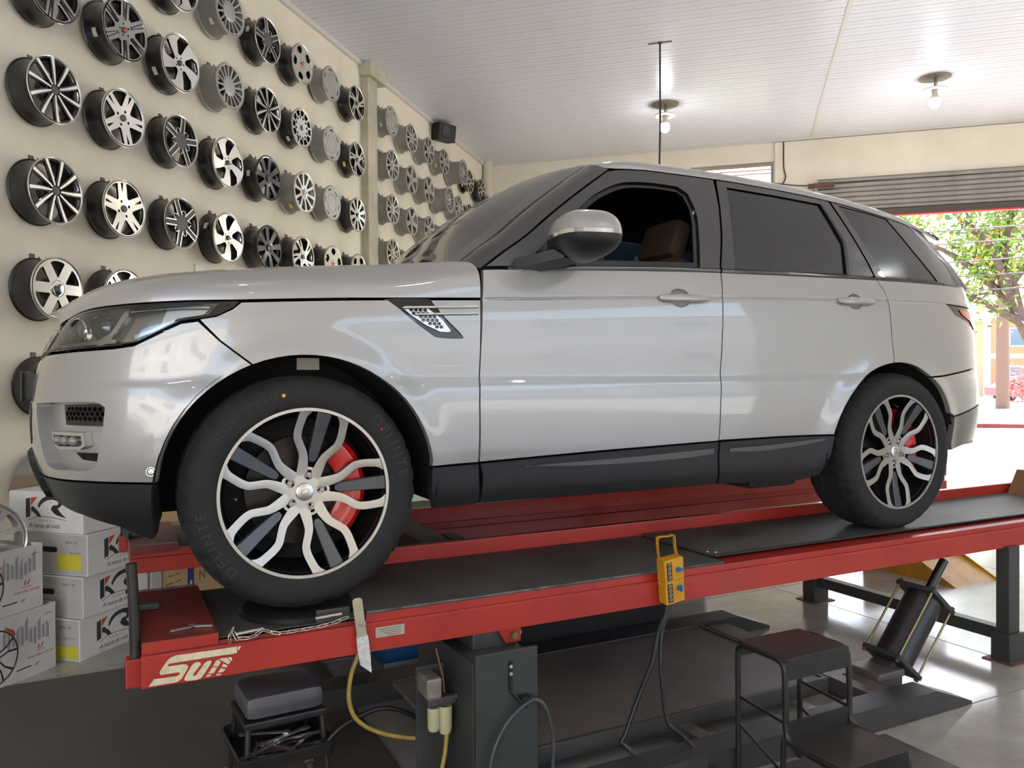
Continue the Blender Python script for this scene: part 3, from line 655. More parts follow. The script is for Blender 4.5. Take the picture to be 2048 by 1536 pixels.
# greenhouse
ROOFLO=pchip([1.33,1.409,1.618,1.991,2.366,2.738,3.112,3.333,3.62],[1.655,1.682,1.701,1.702,1.690,1.665,1.622,1.589,1.53])
def gp(x,z,o=0.): return tuple(glassy(x,z,o).tolist())
def rl_(x0,x1,n,d=0.): return [(x,float(ROOFLO(x))+d) for x in np.linspace(x0,x1,n)]
GB=pchip([.7,1.203,1.839,2.864,3.641],[1.187,1.214,1.238,1.256,1.258])
def gb(x0,x1,n,d=0.): return [(x,float(GB(x))+d) for x in np.linspace(x0,x1,n)]
G=dict(fn=glassy,rows=False,res=(.04,.03))
FWIN=crv([(.885,1.222),(1.06,1.37),(1.224,1.508),(1.347,1.58),(1.451,1.618),(1.60,1.632),(1.74,1.630)],4)+crv([(1.785,1.60),(1.795,1.50),(1.76,1.37),(1.722,1.244)],4)+gb(1.70,.90,9,.006)
fframe=[(.690,1.184),(.78,1.249),(.885,1.319),(1.0,1.408),(1.12,1.496),(1.26,1.592),(1.375,1.668)]+rl_(1.43,1.985,10,-.004)+[(1.95,1.55),(1.90,1.40),(1.836,1.240)]+gb(1.80,.72,10)
fo=panel('front_door_frame',fframe,m=M_PILLAR,holes=[FWIN],thick=.02,hthick=.03,flange_m=M_BLKP,**G)
panel('window_seal',inset(dens(FWIN),-.002),m=M_BLKP,holes=[inset(dens(FWIN),.022)],off=-.012,thick=.01,gap=0,parent=fo,**G)
RWIN=[(2.05,1.66),(2.35,1.65),(2.652,1.634),(2.70,1.53),(2.705,1.43),(2.645,1.262),(2.3,1.252),(1.925,1.246)]
rframe=[(1.997,1.695)]+rl_(2.03,2.73,12,-.004)+[(2.775,1.52),(2.83,1.33),(2.845,1.258)]+gb(2.80,1.86,14)+[(1.84,1.242),(1.905,1.40),(1.955,1.55)]
ro=panel('rear_door_frame',rframe,m=M_PILLAR,holes=[RWIN],thick=.02,hthick=.014,flange_m=M_BLKP,**G)
panel('door_glass',RWIN,m=M_GLR,off=-.008,thick=0,gap=0,parent=ro,**G)
panel('glass_divider',[(2.652,1.634),(2.668,1.630),(2.722,1.43),(2.66,1.262),(2.640,1.262),(2.700,1.43)],m=M_BLKP,off=.004,thick=.01,gap=0,parent=ro,**G)
qw=[(2.742,1.660)]+rl_(2.80,3.34,10,-.004)+[(3.435,1.485),(3.592,1.375),(3.66,1.262)]+gb(3.6,2.90,12)+[(2.853,1.256),(2.838,1.33),(2.783,1.52)]
QW=[(2.80,1.640),(3.0,1.622),(3.155,1.603),(3.27,1.43),(3.40,1.268),(3.1,1.268),(2.93,1.268),(2.86,1.45)]
qo2=panel('quarter_frame',qw,m=M_PILLAR,holes=[QW],thick=.02,hthick=.008,flange_m=M_BLKP,**G)
panel('quarter_glass',QW,m=M_GLR,off=-.004,thick=0,gap=0,parent=qo2,**G)
# belt moulding
for nm,a,b in (('belt_moulding',.78,1.832),('belt_moulding',1.842,2.85),('belt_moulding',2.856,3.63)):
    xs_=np.linspace(a,b,20); rows=[]
    for x in xs_:
        z0=float(GB(x)); s_=xs(x); zb=float(BELT(s_))-.002
        p0=body(s_,zb,.000); p1=glassy(x,z0-.000,.004)
        rows.append([tuple(p0),(p0[0],p0[1]-.003,(p0[2]*.6+p1[2]*.4)),(p1[0],p1[1]-.002,p1[2]),(p1[0],p1[1]+.02,p1[2]+.001)])
    both(nm,MB().sheet(rows),M_PILLAR)
# A pillar, windscreen, roof, rear glass
po=[Vector(gp(x,z,.002)) for x,z in PA]; pi_=[Vector(p) for p in pill_in()]
rows=[[(a+Vector((.0,.03,-.005)))[:],a[:],(a*.65+b*.35+Vector((-.010,-.010,.003)))[:],(a*.3+b*.7+Vector((-.010,-.008,.006)))[:],(b+Vector((0,0,.001)))[:],(b+Vector((.02,.03,-.02)))[:]] for a,b in zip(bez(po,5),bez(pi_,5))]
panel('pillar_backing',[(.55,1.09),(.80,1.10),(.95,1.34),(1.2,1.53),(1.40,1.665),(1.33,1.66),(1.10,1.52),(.90,1.37),(.70,1.225),(.58,1.17)],m=M_SHELL,off=-.03,thick=0,gap=0,**G)
both('a_pillar',MB().sheet(rows),M_PILLAR,60)
MB().sheet(wr).build('windscreen',M_GLW,CAR,smooth=60)
# black frit band round the windscreen edge
for u0,u1 in ((0,4),(-5,None)): MB().sheet([[(p[0]-.002,p[1],p[2]+.002) for p in r[u0:u1 if u1 else len(r)]] for r in wr]).build('frit_band',M_PILLAR,CAR,smooth=60)
def rsec(x,m=24):
    zl=float(ROOFLO(x)); y=float(-glassy(x,zl)[1]); up=.04 if x<3.3 else .04-.03*(x-3.3)/.33; cr=.05
    k=[(1.,y-.001,zl),(.985,y-.002,zl+.014),(.96,y-.013,zl+up*.8),(.92,y-.045,zl+up+.006),(.8,y*.80,zl+up+.02+cr*.15),(.6,y*.6,zl+up+.028+cr*.4),(.3,y*.3,zl+up+.032+cr*.65),(0,0,zl+up+.033+cr*.7)][::-1]
    fy=pchip([q[0] for q in k],[q[1] for q in k]); fz=pchip([q[0] for q in k],[q[2] for q in k])
    us=[-1,-.993,-.985,-.97,-.96,-.94,-.92,-.88]+list(np.linspace(-.8,.8,2*m+1-16))+[.88,.92,.94,.96,.97,.985,.993,1]
    return [(x,float(fy(abs(u)))*(-1 if u<0 else 1),float(fz(abs(u)))) for u in us]
rows=[]; top=wr[-1]; n_=len(top)
r1=rsec(1.50)
def rs(row,us):
    y=[p[1] for p in row]; return row
for t in (0.,.35,.7):
    yy=[p[1] for p in r1]; ymax=top[0][1]
    tx=[float(np.interp(abs(q)/abs(r1[0][1]),[abs(p[1]/ymax) for p in top[:25]][::-1],[p[0] for p in top[:25]][::-1])) for q in yy]
    tz=[float(np.interp(abs(q)/abs(r1[0][1]),[abs(p[1]/ymax) for p in top[:25]][::-1],[p[2] for p in top[:25]][::-1])) for q in yy]
    ty=[q/abs(r1[0][1])*abs(ymax) for q in yy]
    if t==0: base=list(zip(tx,ty,tz))
    rows.append([(a[0]+(b_[0]-a[0])*t,a[1]+(b_[1]-a[1])*t,a[2]+(b_[2]-a[2])*(1-(1-t)**2)) for a,b_ in zip(base,r1)])
rows+=[rsec(x) for x in list(np.linspace(1.5,3.4,22))+[3.5,3.58,3.63]]
MB().sheet(rows).build('roof',M_PAINT,CAR,smooth=50)
MB().sheet([[(p[0],p[1]*.93,p[2]-.035) for p in r] for r in rows[3:]]).build('headliner',mat('headliner',(30,29,28),.9),CAR,smooth=60)
# spoiler and rear glass
rows=[[(x+.0,y,z+.045*(1-(y/.62)**2)) for y in np.linspace(-.60,.60,17)] for x,z in ((3.42,1.615),(3.60,1.60),(3.74,1.565),(3.75,1.545),(3.55,1.55))]
MB().sheet(rows).build('spoiler',M_PAINT,CAR,smooth=50)
rows=[[(a+.06*(1-(u)**2),w_*u,z+.02*(1-u*u)) for u in np.linspace(-1,1,17)] for a,w_,z in ((3.56,.60,1.56),(3.66,.66,1.45),(3.75,.70,1.35),(3.80,.72,1.25))]
MB().sheet(rows).build('rear_glass',M_GLR,CAR,smooth=60)
rows=[]
for x_,z_ in ((3.34,1.592),(3.435,1.485),(3.592,1.378),(3.64,1.30),(3.66,1.258)):
    p=Vector(gp(x_,z_)); t=(1.59-z_)/.33; q=Vector((3.56+.24*t,-(.60+.12*t),z_-.02)); rows.append([p[:],(p*.6+q*.4+Vector((.03,-.02,0)))[:],q[:]])
both('d_pillar',MB().sheet(rows),M_PILLAR,60)
# door mirror
mm=MB(); c0=Vector((1.03,-1.075,1.285)); ax=Matrix.Rotation(math.radians(-12),3,'Z'); NU,NV=28,20
def mp(u,v):
    cu,su=math.cos(u),math.sin(u); cv,sv=math.cos(v),math.sin(v); pw=lambda t,e:math.copysign(abs(t)**e,t)
    x=.115*pw(cv,.7)*pw(cu,.62); y=.165*pw(cv,.7)*pw(su,.62); z=.105*pw(sv,.8)
    z*= (1.0 if z>0 else .80); x+=.03*(z/.1)*0
    if x<0: x*=1.15+.0*z
    if z>0: x+=.02*(1-abs(z)/.105)*0; y*=1-.12*(z/.105)**2
    if z<0: x*=1-.45*(z/.085)**2; y*=1-.25*(z/.085)**2
    return (c0+ax@Vector((x,y,z)))
rows=[[mp(2*math.pi*i/NU,math.pi*(j/NV-.5))[:] for i in range(NU+1)] for j in range(NV+1)]
lo=MB().sheet(rows[:11]); st=MB().sheet([[(Vector(p)+(Vector(p)-c0)*.015)[:] for p in r] for r in ([rows[10]]+[[(Vector(a)*.4+Vector(b)*.6)[:] for a,b in zip(rows[10],rows[11])]])]); upm=MB().sheet(rows[10:])
mo=both('door_mirror',upm,M_PAINT,60); both('mirror_base',lo,M_CLAD,60,parent=mo); both('mirror_indicator',st,M_CHROME,60,parent=mo)
arm=MB().sheet([[(x+dx,y,z+dz) for dx,dz in ((-.05,-.02),(.05,-.03),(.06,.01),(-.05,.02),(-.05,-.02))] for x,y,z in ((.86,-.905,1.205),(.90,-.95,1.21),(.95,-1.0,1.225),(1.0,-1.05,1.235))])
both('mirror_arm',arm,M_CLAD,50,parent=mo)
# wheel-arch liners, floor pan, muffler
for cx,cz,r in ((0,.385,.472),(2.905,.378,.463)):
    rows=[[(cx+rr*math.cos(a),yy,cz+rr*math.sin(a)) for a in np.linspace(math.radians(-6 if cx<1 else 16),math.radians(190),30)] for rr,yy in ((r,-.955),(r-.01,-.90),(r-.01,-.62),(.20,-.60),(.02,-.60))]
    both('arch_liner',MB().sheet(rows),M_SHELL,50)
MB().box(-.55,3.6,-.60,.60,.30,.52).box(.48,2.42,-.88,.88,.31,.44).box(-.7,-.5,-.5,.5,.34,.6).build('floor_pan',M_SHELL,CAR)
MB().bbox(2.12,2.44,-.78,-.45,.225,.33,.04).build('muffler',mat('muffler_dark',(34,32,30),.6),CAR)
MB().cyl((-.02,-.6,.2),(-.0,.6,.2),.03,8).cyl((2.9,-.7,.36),(2.9,.7,.36),.05,8).build('axle',M_SHELL,CAR)
MB().box(-.25,-.12,-.62,-.45,.12,.2).tube(bez([(-.3,-.6,.18),(0,-.66,.17),(.2,-.5,.22)],5),.03,6).build('suspension_arm',M_SHELL,CAR)
tagb=MB().box(-.02,.055,-.93,-.925,.795,.835).build('liner_tag',mat('grey_tag',(120,112,104),.6),CAR)
# interior
M_TAN=mat('tan_leather',(74,57,45),.5,var=.15,scale=20); M_INT=mat('interior_dark',(24,23,22),.7)
def seat(x,y):
    s_=empty('seat',(x,y,.62),parent=CAR)
    MB().bbox(-.25,.27,-.26,.26,0,.16,.05).build('seat_cushion',M_TAN,s_,smooth=40)
    Mx=Matrix.Translation((.26,0,.12))@Matrix.Rotation(math.radians(20),4,'Y')
    MB().bbox(-.07,.07,-.25,.25,0,.62,.05,M=Mx).build('seat_back',M_TAN,s_,smooth=40)
    MB().bbox(-.05,.05,-.14,.14,.64,.84,.04,M=Mx).build('headrest',M_TAN,s_,smooth=40); MB().cyl(Mx@Vector((0,-.06,.6)),Mx@Vector((0,-.06,.68)),.008,6).cyl(Mx@Vector((0,.06,.6)),Mx@Vector((0,.06,.68)),.008,6).build('headrest_post',M_CHROME,s_)
for x,y in ((1.40,-.40),(1.40,.40),(2.35,-.40),(2.35,.40)): seat(x,y)
MB().bbox(.62,.98,-.80,.80,.75,1.13,.06).build('dashboard',M_INT,CAR,smooth=40)
MB().lathe([(.17,-.014),(.184,0),(.17,.014),(.156,0)],30,closed=True,M=Matrix.Translation((1.02,-.40,1.10))@Matrix.Rotation(math.radians(65),4,'Y')).box(.94,1.03,-.42,-.38,1.05,1.09).build('steering_wheel',M_INT,CAR,smooth=50)
MB().box(.6,3.5,-.84,.84,.52,.56).build('cabin_floor',M_INT,CAR)
# ================================================================== car wheels
M_TYRE=mat('tyre_rubber',(33,33,34),.8,col2=(27,27,28),scale=14,bump=.06,bscale=300)
M_MACH=mat('machined_alloy',(176,174,170),.3,.9); M_GUN=mat('gunmetal',(84,86,90),.32,.6); M_GUND=mat('gunmetal_dark',(30,31,33),.35,.4)
M_RED=mat('caliper_red',(196,20,22),.3,coat=.5); M_DISC=mat('brake_disc',(52,48,46),.4,.7,var=.3,scale=30)
M_LUG=mat('lug_nut',(150,142,138),.25,.9); M_LET=mat('tyre_letter',(44,44,45),.65)
def tyre_mesh():
    n=216; prof=[(.268,.105),(.276,.122),(.284,.132),(.297,.138),(.315,.141),(.333,.141),(.350,.138),(.362,.132),(.372,.123),(.380,.112),(.386,.100),(.389,.085),(.390,.078),(.382,.076),(.382,.069),(.391,.067),(.391,.035),(.383,.033),(.383,.026),(.391,.024)]
    prof=prof+[(r,-h) for r,h in prof[::-1]]
    mb=MB(); vs=[]
    for i,(r,h) in enumerate(prof):
        for j in range(n):
            a=2*math.pi*j/n; rr=r; hh=h
            if r>.370 and abs(h)>.078 and j%6 in (0,1): rr=r-.0045; hh=h-math.copysign(.003,h)
            if r>.389 and .03<abs(h)<.07 and j%6==3: rr=r-.006
            vs.append((rr*math.cos(a),-hh,rr*math.sin(a)))
    k=len(prof); mb.add(vs,[(i*n+j,i*n+(j+1)%n,(i+1)*n+(j+1)%n,(i+1)*n+j) for i in range(k-1) for j in range(n)])
    return mb.mesh('tyre',M_TYRE,35)
TY=tyre_mesh()
def arctext(txt,r,mid,size,h,spacing=1.15):
    "letters set round the sidewall, reading clockwise from outside"
    mb=MB(); v,f=text2d(txt,size,0,3,spacing); xs_=[p[0] for p in v]; w_=max(xs_)
    o=[]
    for x,y in v:
        a=math.radians(mid)-(x-w_/2)/r; rr=r-size*.35+y
        o.append((rr*math.cos(a),-h,rr*math.sin(a)))
    mb.add(o,f); mb.add([(x,y-.0005,z) for x,y,z in o],[]); return mb.mesh('sidewall_letters',M_LET)
R0=.2864
def wh(r): return .092+.036*min(1.15,(r/R0))**1.6
def spoke_mesh(sgn):
    c=[(.13,.075),(.27,.090),(.40,.115),(.47,.150),(.57,.222),(.62,.246),(.70,.256),(.82,.250),(.90,.240),(.985,.222)]
    w_=[.066,.060,.050,.046,.045,.046,.046,.047,.055,.100]
    pts=[(p.x,p.y,p.z) for p in bez([(a,b,q) for (a,b),q in zip(c,w_)],2)]
    L=[];Rr=[]
    for i,(x,y,q) in enumerate(pts):
        a=pts[max(0,i-1)]; b=pts[min(len(pts)-1,i+1)]; d=Vector((b[0]-a[0],b[1]-a[1])).normalized()
        L.append((x-d.y*q,y+d.x*q)); Rr.append((x+d.y*q,y-d.x*q))
    mb=MB(); n=len(L)
    def P(q,dz): r=math.hypot(*q)*R0; return (q[0]*R0,-(wh(r)-dz),sgn*q[1]*R0)
    fr=[[P(a,0),P(((a[0]+b[0])/2,(a[1]+b[1])/2),-.0008),P(b,0)] for a,b in zip(L,Rr)]
    mb.sheet(fr,0)
    sh=lambda q,k:(q[0],q[1]+0*k)
    mb.sheet([[P(a,0),P(sh(a,1),.012),P(sh(a,1),.034)] for a in L],1); mb.sheet([[P(b,0),P(b,.012),P(b,.034)] for b in Rr],1)
    return mb.mesh('spoke',[M_MACH,M_GUND],40)
SPK=[spoke_mesh(1),spoke_mesh(-1)]
def insert_mesh():
    mb=MB(); prof=[(.36,.028),(.41,.056),(.70,.072),(.968,.086)]
    def P(x,y,dz): r=math.hypot(x,y)*R0; return (x*R0,-(wh(r)-dz),y*R0)
    rows=[[P(x,-h,.03),P(x,-h*.98,.005),P(x,-h*.86,.003),P(x,h*.86,.003),P(x,h*.98,.005),P(x,h,.03)] for x,h in prof]
    mb.sheet(rows); mb.add(rows[0],[(0,1,2,3,4,5)])
    return mb.mesh('spoke_insert',M_GUN,0)
INS=insert_mesh()
def rim_mesh():
    mb=MB(); mb.lathe([(.2725,.1265),(.2735,.1310),(.2855,.1315),(.2875,.127),(.2875,.110)],96,'y',0)
    mb.lathe([(.2725,.1265),(.2700,.112),(.2675,.085),(.262,.055),(.250,.02),(.245,-.11),(.262,-.128),(.275,-.13)],72,'y',1)
    return mb.mesh('wheel',[M_MACH,M_GUND],40)
RIM=rim_mesh()
def hub_mesh():
    mb=MB(); lug=[(.205*R0*math.cos(math.radians(72*k)),.205*R0*math.sin(math.radians(72*k))) for k in range(5)]
    out=[(( .262+.035*math.cos(5*a))*R0*math.cos(a),(.262+.035*math.cos(5*a))*R0*math.sin(a)) for a in [2*math.pi*i/70 for i in range(70)]]
    plate(mb,out,[circ(.060*R0,18,c) for c in lug],.055,wh(.05)+.0012,lambda x,y,z:(x,-z,y),0,1,back=False)
    return mb.mesh('hub',[M_MACH,M_GUND],30)
HUB=hub_mesh()
CAP=MB().lathe([(0,.1045),(.020,.104),(.0285,.1015),(.0305,.097),(.0305,.08)],32,'y').mesh('centre_cap',M_SATIN,40)
EMB=MB().sheet([[((.013+d)*math.cos(a),-.1052,(.0075+d)*math.sin(a)) for d in (0,.0018)] for a in np.linspace(0,2*math.pi,25)]).mesh('cap_emblem',mat('emblem_grey',(120,120,118),.3,.7))
LUG=MB().tube([(0,-.055,0),(0,-.098,0),(0,-.1005,0)],[.0105,.0105,.0085],6).mesh('lug_nut',M_LUG)
LUR=MB().lathe([(.0165,.094),(.0135,.0955),(.0125,.06),(.0165,.06)],20,'y').mesh('lug_ring',M_BLKP,40)
DSC=MB().lathe([(.075,.055),(.078,.03),(.10,.028),(.185,.028),(.185,.0),(.07,.0)],64,'y').mesh('brake_disc',M_DISC,30)
def caliper():
    mb=MB(); A=[math.radians(a) for a in np.linspace(-48,52,15)]
    rows=[]
    for a in A:
        rows.append([(r*math.cos(a),-h,r*math.sin(a)) for r,h in ((.125,.03),(.125,.062),(.14,.07),(.20,.07),(.218,.055),(.218,-.03))])
    mb.sheet(rows); mb.add(rows[0],[tuple(range(6))]); mb.add(rows[-1],[tuple(range(6))[::-1]]); return mb.mesh('brake_caliper',M_RED,30)
CAL=caliper()
BACK=MB().lathe([(0,-.02),(.245,-.02)],40,'y').mesh('barrel_back',M_SHELL)
VLV=MB().cyl((.235,-.085,0),(.222,-.11,0),.004,8).mesh('valve',M_LUG)
TXT=[arctext('DELINTE',.336,27,.048,.1423,1.35),arctext('DELINTE',.336,207,.048,.1423,1.35),arctext('DESERT STORM',.338,128,.030,.1423,1.25)]
DOTY=MB().lathe([(0,.1428),(.006,.1427)],12,'y',M=Matrix.Translation((-.075,0,.325))).mesh('paint_dot',mat('yellow_dot',(214,190,40),.6))
DOTR=MB().lathe([(0,.1428),(.004,.1427)],12,'y',M=Matrix.Translation((.255,0,.205))).mesh('paint_dot',mat('red_dot',(170,50,40),.6))
for wx,wy,ph,near in ((0,-.845,4.,True),(2.923,-.845,-90.,True),(0,.845,30.,False),(2.923,.845,50.,False)):
    W=link('wheel',RIM,CAR,(wx,wy,.385),(0,0,0 if near else math.pi))
    link('tyre',TY,W); link('hub',HUB,W,rot=(0,-math.radians(ph),0)); link('centre_cap',CAP,W); link('cap_emblem',EMB,W,rot=(0,-math.radians(ph+20),0)); link('brake_disc',DSC,W)
    c_=link('brake_caliper',CAL,W,rot=(0,0 if wx<1 else -math.radians(20),0)); link('barrel_back',BACK,W); link('valve',VLV,W,rot=(0,-math.radians(ph+178),0))
    for k in range(5):
        a=-math.radians(ph+72*k)
        link('spoke',SPK[0],W,rot=(0,a,0)); link('spoke',SPK[1],W,rot=(0,a,0)); link('spoke_insert',INS,W,rot=(0,a,0))
        q=(.205*R0*math.cos(a),0,-.205*R0*math.sin(a)); link('lug_nut',LUG,W,q); link('lug_ring',LUR,W,q)
    for k,t in enumerate(TXT):
        if near or k<2: link('sidewall_letters',t,W,rot=(0,0 if wx<1 else math.radians(-10),0))
    if near and wx<1: link('paint_dot',DOTY,W); link('paint_dot',DOTR,W)
# ================================================================== the alignment lift (local axes follow the car, local z = world z)
LIFT=empty('alignment_lift',(CAR_LOC[0],CAR_LOC[1],0),CAR_RZ,'red four-wheel alignment lift with black deck plates carrying the silver SUV','lift')
M_LRED=mat('lift_red',(178,50,37),.38,col2=(160,43,33),scale=3,coat=.15,rvar=.08); M_LREDD=mat('lift_red_worn',(140,46,36),.55,col2=(92,40,34),scale=5,detail=8)
M_DECK=mat('deck_black',(92,87,80),.6,col2=(70,66,60),scale=4,bump=.3,bscale=180,detail=8,rvar=.15); M_EDGE=mat('deck_edge',(70,69,68),.45,.3,col2=(120,118,114),scale=16,detail=8)
M_STEEL=mat('dark_steel',(72,72,70),.5,.1,col2=(58,58,56),scale=3); M_STEELB=mat('brown_steel',(116,106,100),.5,col2=(88,79,74),scale=2.5,detail=8,rvar=.15,bump=.1,bscale=30)
M_ZINC=mat('zinc',(190,186,176),.3,.85); M_BRS=mat('brass_rod',(170,156,110),.35,.7)
def LP(name,mb,m,smooth=0,parent=None,**k): return mb.build(name,m,parent or LIFT,smooth,**k)
Z=PZ
def runway(sg,near):
    r=LP('runway',MB().box(-.505,5.3,sg*1.065,sg*.445,Z-.12,Z-.034),M_LRED)
    # outer side channel with a rolled lower edge
    q=[(1.09,-.138),(1.09,-.050),(1.086,-.045),(1.066,-.045),(1.066,-.052),(1.082,-.056),(1.082,-.132),(1.04,-.132),(1.04,-.138)]
    MB().sheet([[(x,sg*a,Z+b) for a,b in q+q[:1]] for x in (-.508,5.3)]).add([(-.508,sg*a,Z+b) for a,b in q],[tuple(range(len(q)))]).build('side_channel',M_LRED,r)
    MB().bbox(-.505,-.292,sg*1.072,sg*.44,Z-.05,Z-.009,.003).build('front_plate',M_LREDD,r)
    MB().box(-.505,-.292,sg*1.0735,sg*1.0705,Z-.042,Z-.011).build('front_lip',M_LRED,r)
    MB().bbox(-.29,.168,sg*1.05,sg*.445,Z-.046,Z-.030,.002).build('turntable_base',M_DECK,r)
    MB().lathe([(0,-.006),(.175,-.006),(.195,-.010),(.20,-.014),(.20,-.029),(0,-.029)],64,M=Matrix.Translation((0,sg*.845,Z))).build('turntable',mat('turntable_steel',(48,45,42),.4,.5,var=.3,scale=12),r,smooth=35)
    MB().box(-.29,.168,sg*1.069,sg*1.05,Z-.046,Z-.034).build('tray_floor',M_LREDD,r)
    MB().bbox(.17,1.70,sg*1.072,sg*.455,Z-.036,Z-.006,.003).build('deck_plate',M_DECK,r)
    MB().cyl((.17,sg*1.074,Z-.0115),(1.70,sg*1.074,Z-.0115),.0055,8).build('deck_edge',M_EDGE,r,smooth=50)
    MB().box(.17,1.70,sg*1.0725,sg*1.069,Z-.045,Z-.017).build('deck_side',M_LRED,r)
    MB().bbox(1.725,5.28,sg*.985,sg*.46,Z-.012,Z+.001,.002).build('slip_plate',M_DECK,r); MB().cyl((1.725,sg*.988,Z-.005),(5.28,sg*.988,Z-.005),.0065,8).build('slip_edge',mat('edge_black',(44,44,45),.35,.3),r,smooth=50)
    MB().bbox(1.70,5.30,sg*1.072,sg*.445,Z-.048,Z-.020,.003).build('rear_ledge',M_LRED,r)
    MB().box(1.70,1.724,sg*.985,sg*.46,Z-.02,Z-.012).build('plate_gap',M_SHELL,r)
    for a,b in ((1.735,.93),(1.76,.955)): MB().lathe([(0,.004),(.005,.003),(.006,0)],10,M=Matrix.Translation((a,sg*b,Z+.001))).build('rivet',M_ZINC,r)
    MB().bbox(.20,5.3,sg*.465,sg*.428,Z-.03,Z+.058,.004).build('inner_rail',M_LRED,r)
    MB().bbox(-.505,5.3,sg*.45,sg*.425,Z-.135,Z-.066,.004).build('inner_flange',M_LRED,r)
    riv=MB().lathe([(0,.0035),(.004,.003),(.0075,0)],10,'y').mesh('rivet',M_LRED,50)
    if near:
        for k in range(14): link('rivet',riv,r,(1.15+.31*k+random.uniform(-.02,.02),-1.090,Z-.062+random.uniform(-.003,.003)))
    else:
        for k in range(12): link('rivet',riv,r,(.75+.36*k,.428,Z+.01))
    return r
RN=runway(-1,True); RF=runway(1,False)
MB().box(1.06,1.063,-1.0736,-1.0725,Z-.044,Z-.018).build('weld_seam',M_LREDD,RN)
SUN=[[(-0.4885,0.5982),(-0.474,0.6179),(-0.4612,0.6177),(-0.4124,0.6163),(-0.4047,0.62),(-0.4023,0.6238),(-0.4061,0.6264),(-0.4123,0.6272),(-0.4536,0.6268),(-0.4581,0.63),(-0.458,0.6375),(-0.4373,0.6672),(-0.4273,0.6747),(-0.4119,0.6789),(-0.2922,0.6775),(-0.2409,0.678),(-0.2411,0.6582),(-0.2599,0.6569),(-0.2794,0.6578),(-0.4305,0.6569),(-0.4351,0.6544),(-0.4369,0.6505),(-0.4336,0.6491),(-0.3936,0.6488),(-0.3843,0.6462),(-0.3796,0.6401),(-0.3828,0.6322),(-0.3986,0.6064),(-0.4095,0.5999),(-0.4187,0.5982)],[(-0.2385,0.6776),(-0.2286,0.6778),(-0.2336,0.6673),(-0.2386,0.6647)],[(-0.3908,0.6067),(-0.3877,0.6128),(-0.3703,0.6418),(-0.3624,0.6481),(-0.3529,0.6491),(-0.3459,0.6462),(-0.3451,0.6393),(-0.3658,0.6158),(-0.3674,0.611),(-0.3627,0.6085),(-0.358,0.6102),(-0.3356,0.6411),(-0.326,0.6472),(-0.3173,0.6474),(-0.3146,0.6436),(-0.3182,0.6348),(-0.3407,0.603),(-0.3471,0.5973),(-0.3628,0.5959),(-0.3847,0.5975),(-0.3909,0.6008)],[(-0.294,0.6479),(-0.2827,0.6494),(-0.2698,0.6482),(-0.2601,0.6337),(-0.2667,0.6271)],[(-0.2681,0.6488),(-0.2584,0.648),(-0.2551,0.6432),(-0.256,0.6382),(-0.2593,0.6353)],[(-0.3102,0.6292),(-0.3021,0.6441),(-0.2964,0.6466),(-0.2876,0.6383),(-0.2966,0.6252)],[(-0.3248,0.6087),(-0.3118,0.6269),(-0.2982,0.6229),(-0.3088,0.6077)],[(-0.3312,0.6013),(-0.3264,0.6065),(-0.3136,0.6043),(-0.3168,0.6014),(-0.3264,0.5988)],[(-0.2862,0.6235),(-0.2804,0.6319),(-0.2675,0.6229),(-0.2724,0.6186)],[(-0.2976,0.6075),(-0.2878,0.6195),(-0.2741,0.6137),(-0.2823,0.6065)],[(-0.3024,0.6015),(-0.2984,0.6042),(-0.2847,0.6018),(-0.2912,0.5978),(-0.2993,0.5984)]]
M_LOGO=mat('logo_cream',(226,214,178),.5,col2=(204,190,150),scale=40)
mb=MB()
for p in SUN:
    v,t=cdt(p); mb.add([(x,-1.0912,z) for x,z in v],t)
LP('sun_lettering',mb,M_LOGO,parent=RN)
pl=MB().box(.197,.297,-1.0918,-1.090,.637,.671).build('label_plate',mat('label_grey',(176,170,152),.45,.2),RN)
mb=MB()
for k in range(4): mb.box(.205+.01*k,.285-.006*(k%2),-1.0922,-1.0918,.663-.007*k,.6645-.007*k)
mb.build('label_print',mat('print_dark',(70,68,60),.6),RN)
# front stop posts with red sockets
for sg in (-1,1):
    y=sg*1.03
    po=MB().tube([(-.520,y,.60),(-.523,y,.80),(-.530,y,.952)],.0155,14).build('stop_post',mat('post_black',(40,40,39),.4,.3,col2=(62,60,56),scale=9),LIFT,smooth=50)
    MB().bbox(-.548,-.505,y-.026*1,y+.026,.588,.672,.004).build('post_socket',M_LRED,LIFT)
    MB().bbox(-.52,-.44,sg*.70-.02,sg*.70+.02,Z-.008,Z+.012,.004).build('stop_foot',M_STEEL,LIFT)
    MB().bbox(-.524,-.506,sg*1.03,sg*.62,Z-.010,Z+.014,.003).build('stop_bar',M_STEEL,LIFT)
    MB().bbox(-.508,-.30,sg*.449,sg*.44,Z-.012,Z-.003,.002).build('worn_edge',M_EDGE,LIFT)
# locking pins, chain, lever
MB().cyl((-.245,-1.085,Z-.018),(-.16,-1.075,Z-.016),.006,10).build('lock_pin',M_ZINC,RN,smooth=50); MB().cyl((.00,-1.085,Z-.004),(.085,-1.085,Z-.000),.006,10).build('lock_pin',M_ZINC,RN,smooth=50)
MB().bbox(.01,.12,-1.06,-1.045,Z-.03,Z+.012,.003).build('pin_keeper',M_STEEL,RN)
lk=MB().tube([(.0115*math.cos(a)+(.005 if math.cos(a)>0 else -.005),.0055*math.sin(a),0) for a in np.linspace(0,2*math.pi,13)[:-1]],.0016,5,closed=True).mesh('chain_link',M_ZINC,60)
ch=bez([(-.262,-1.095,.684),(-.262,-1.096,.712),(-.252,-1.088,.728),(-.24,-1.095,.706),(-.20,-1.097,.702),(-.165,-1.094,.716),(-.12,-1.097,.703),(-.06,-1.097,.702),(.0,-1.097,.704),(.05,-1.097,.709),(.09,-1.096,.718)],8)
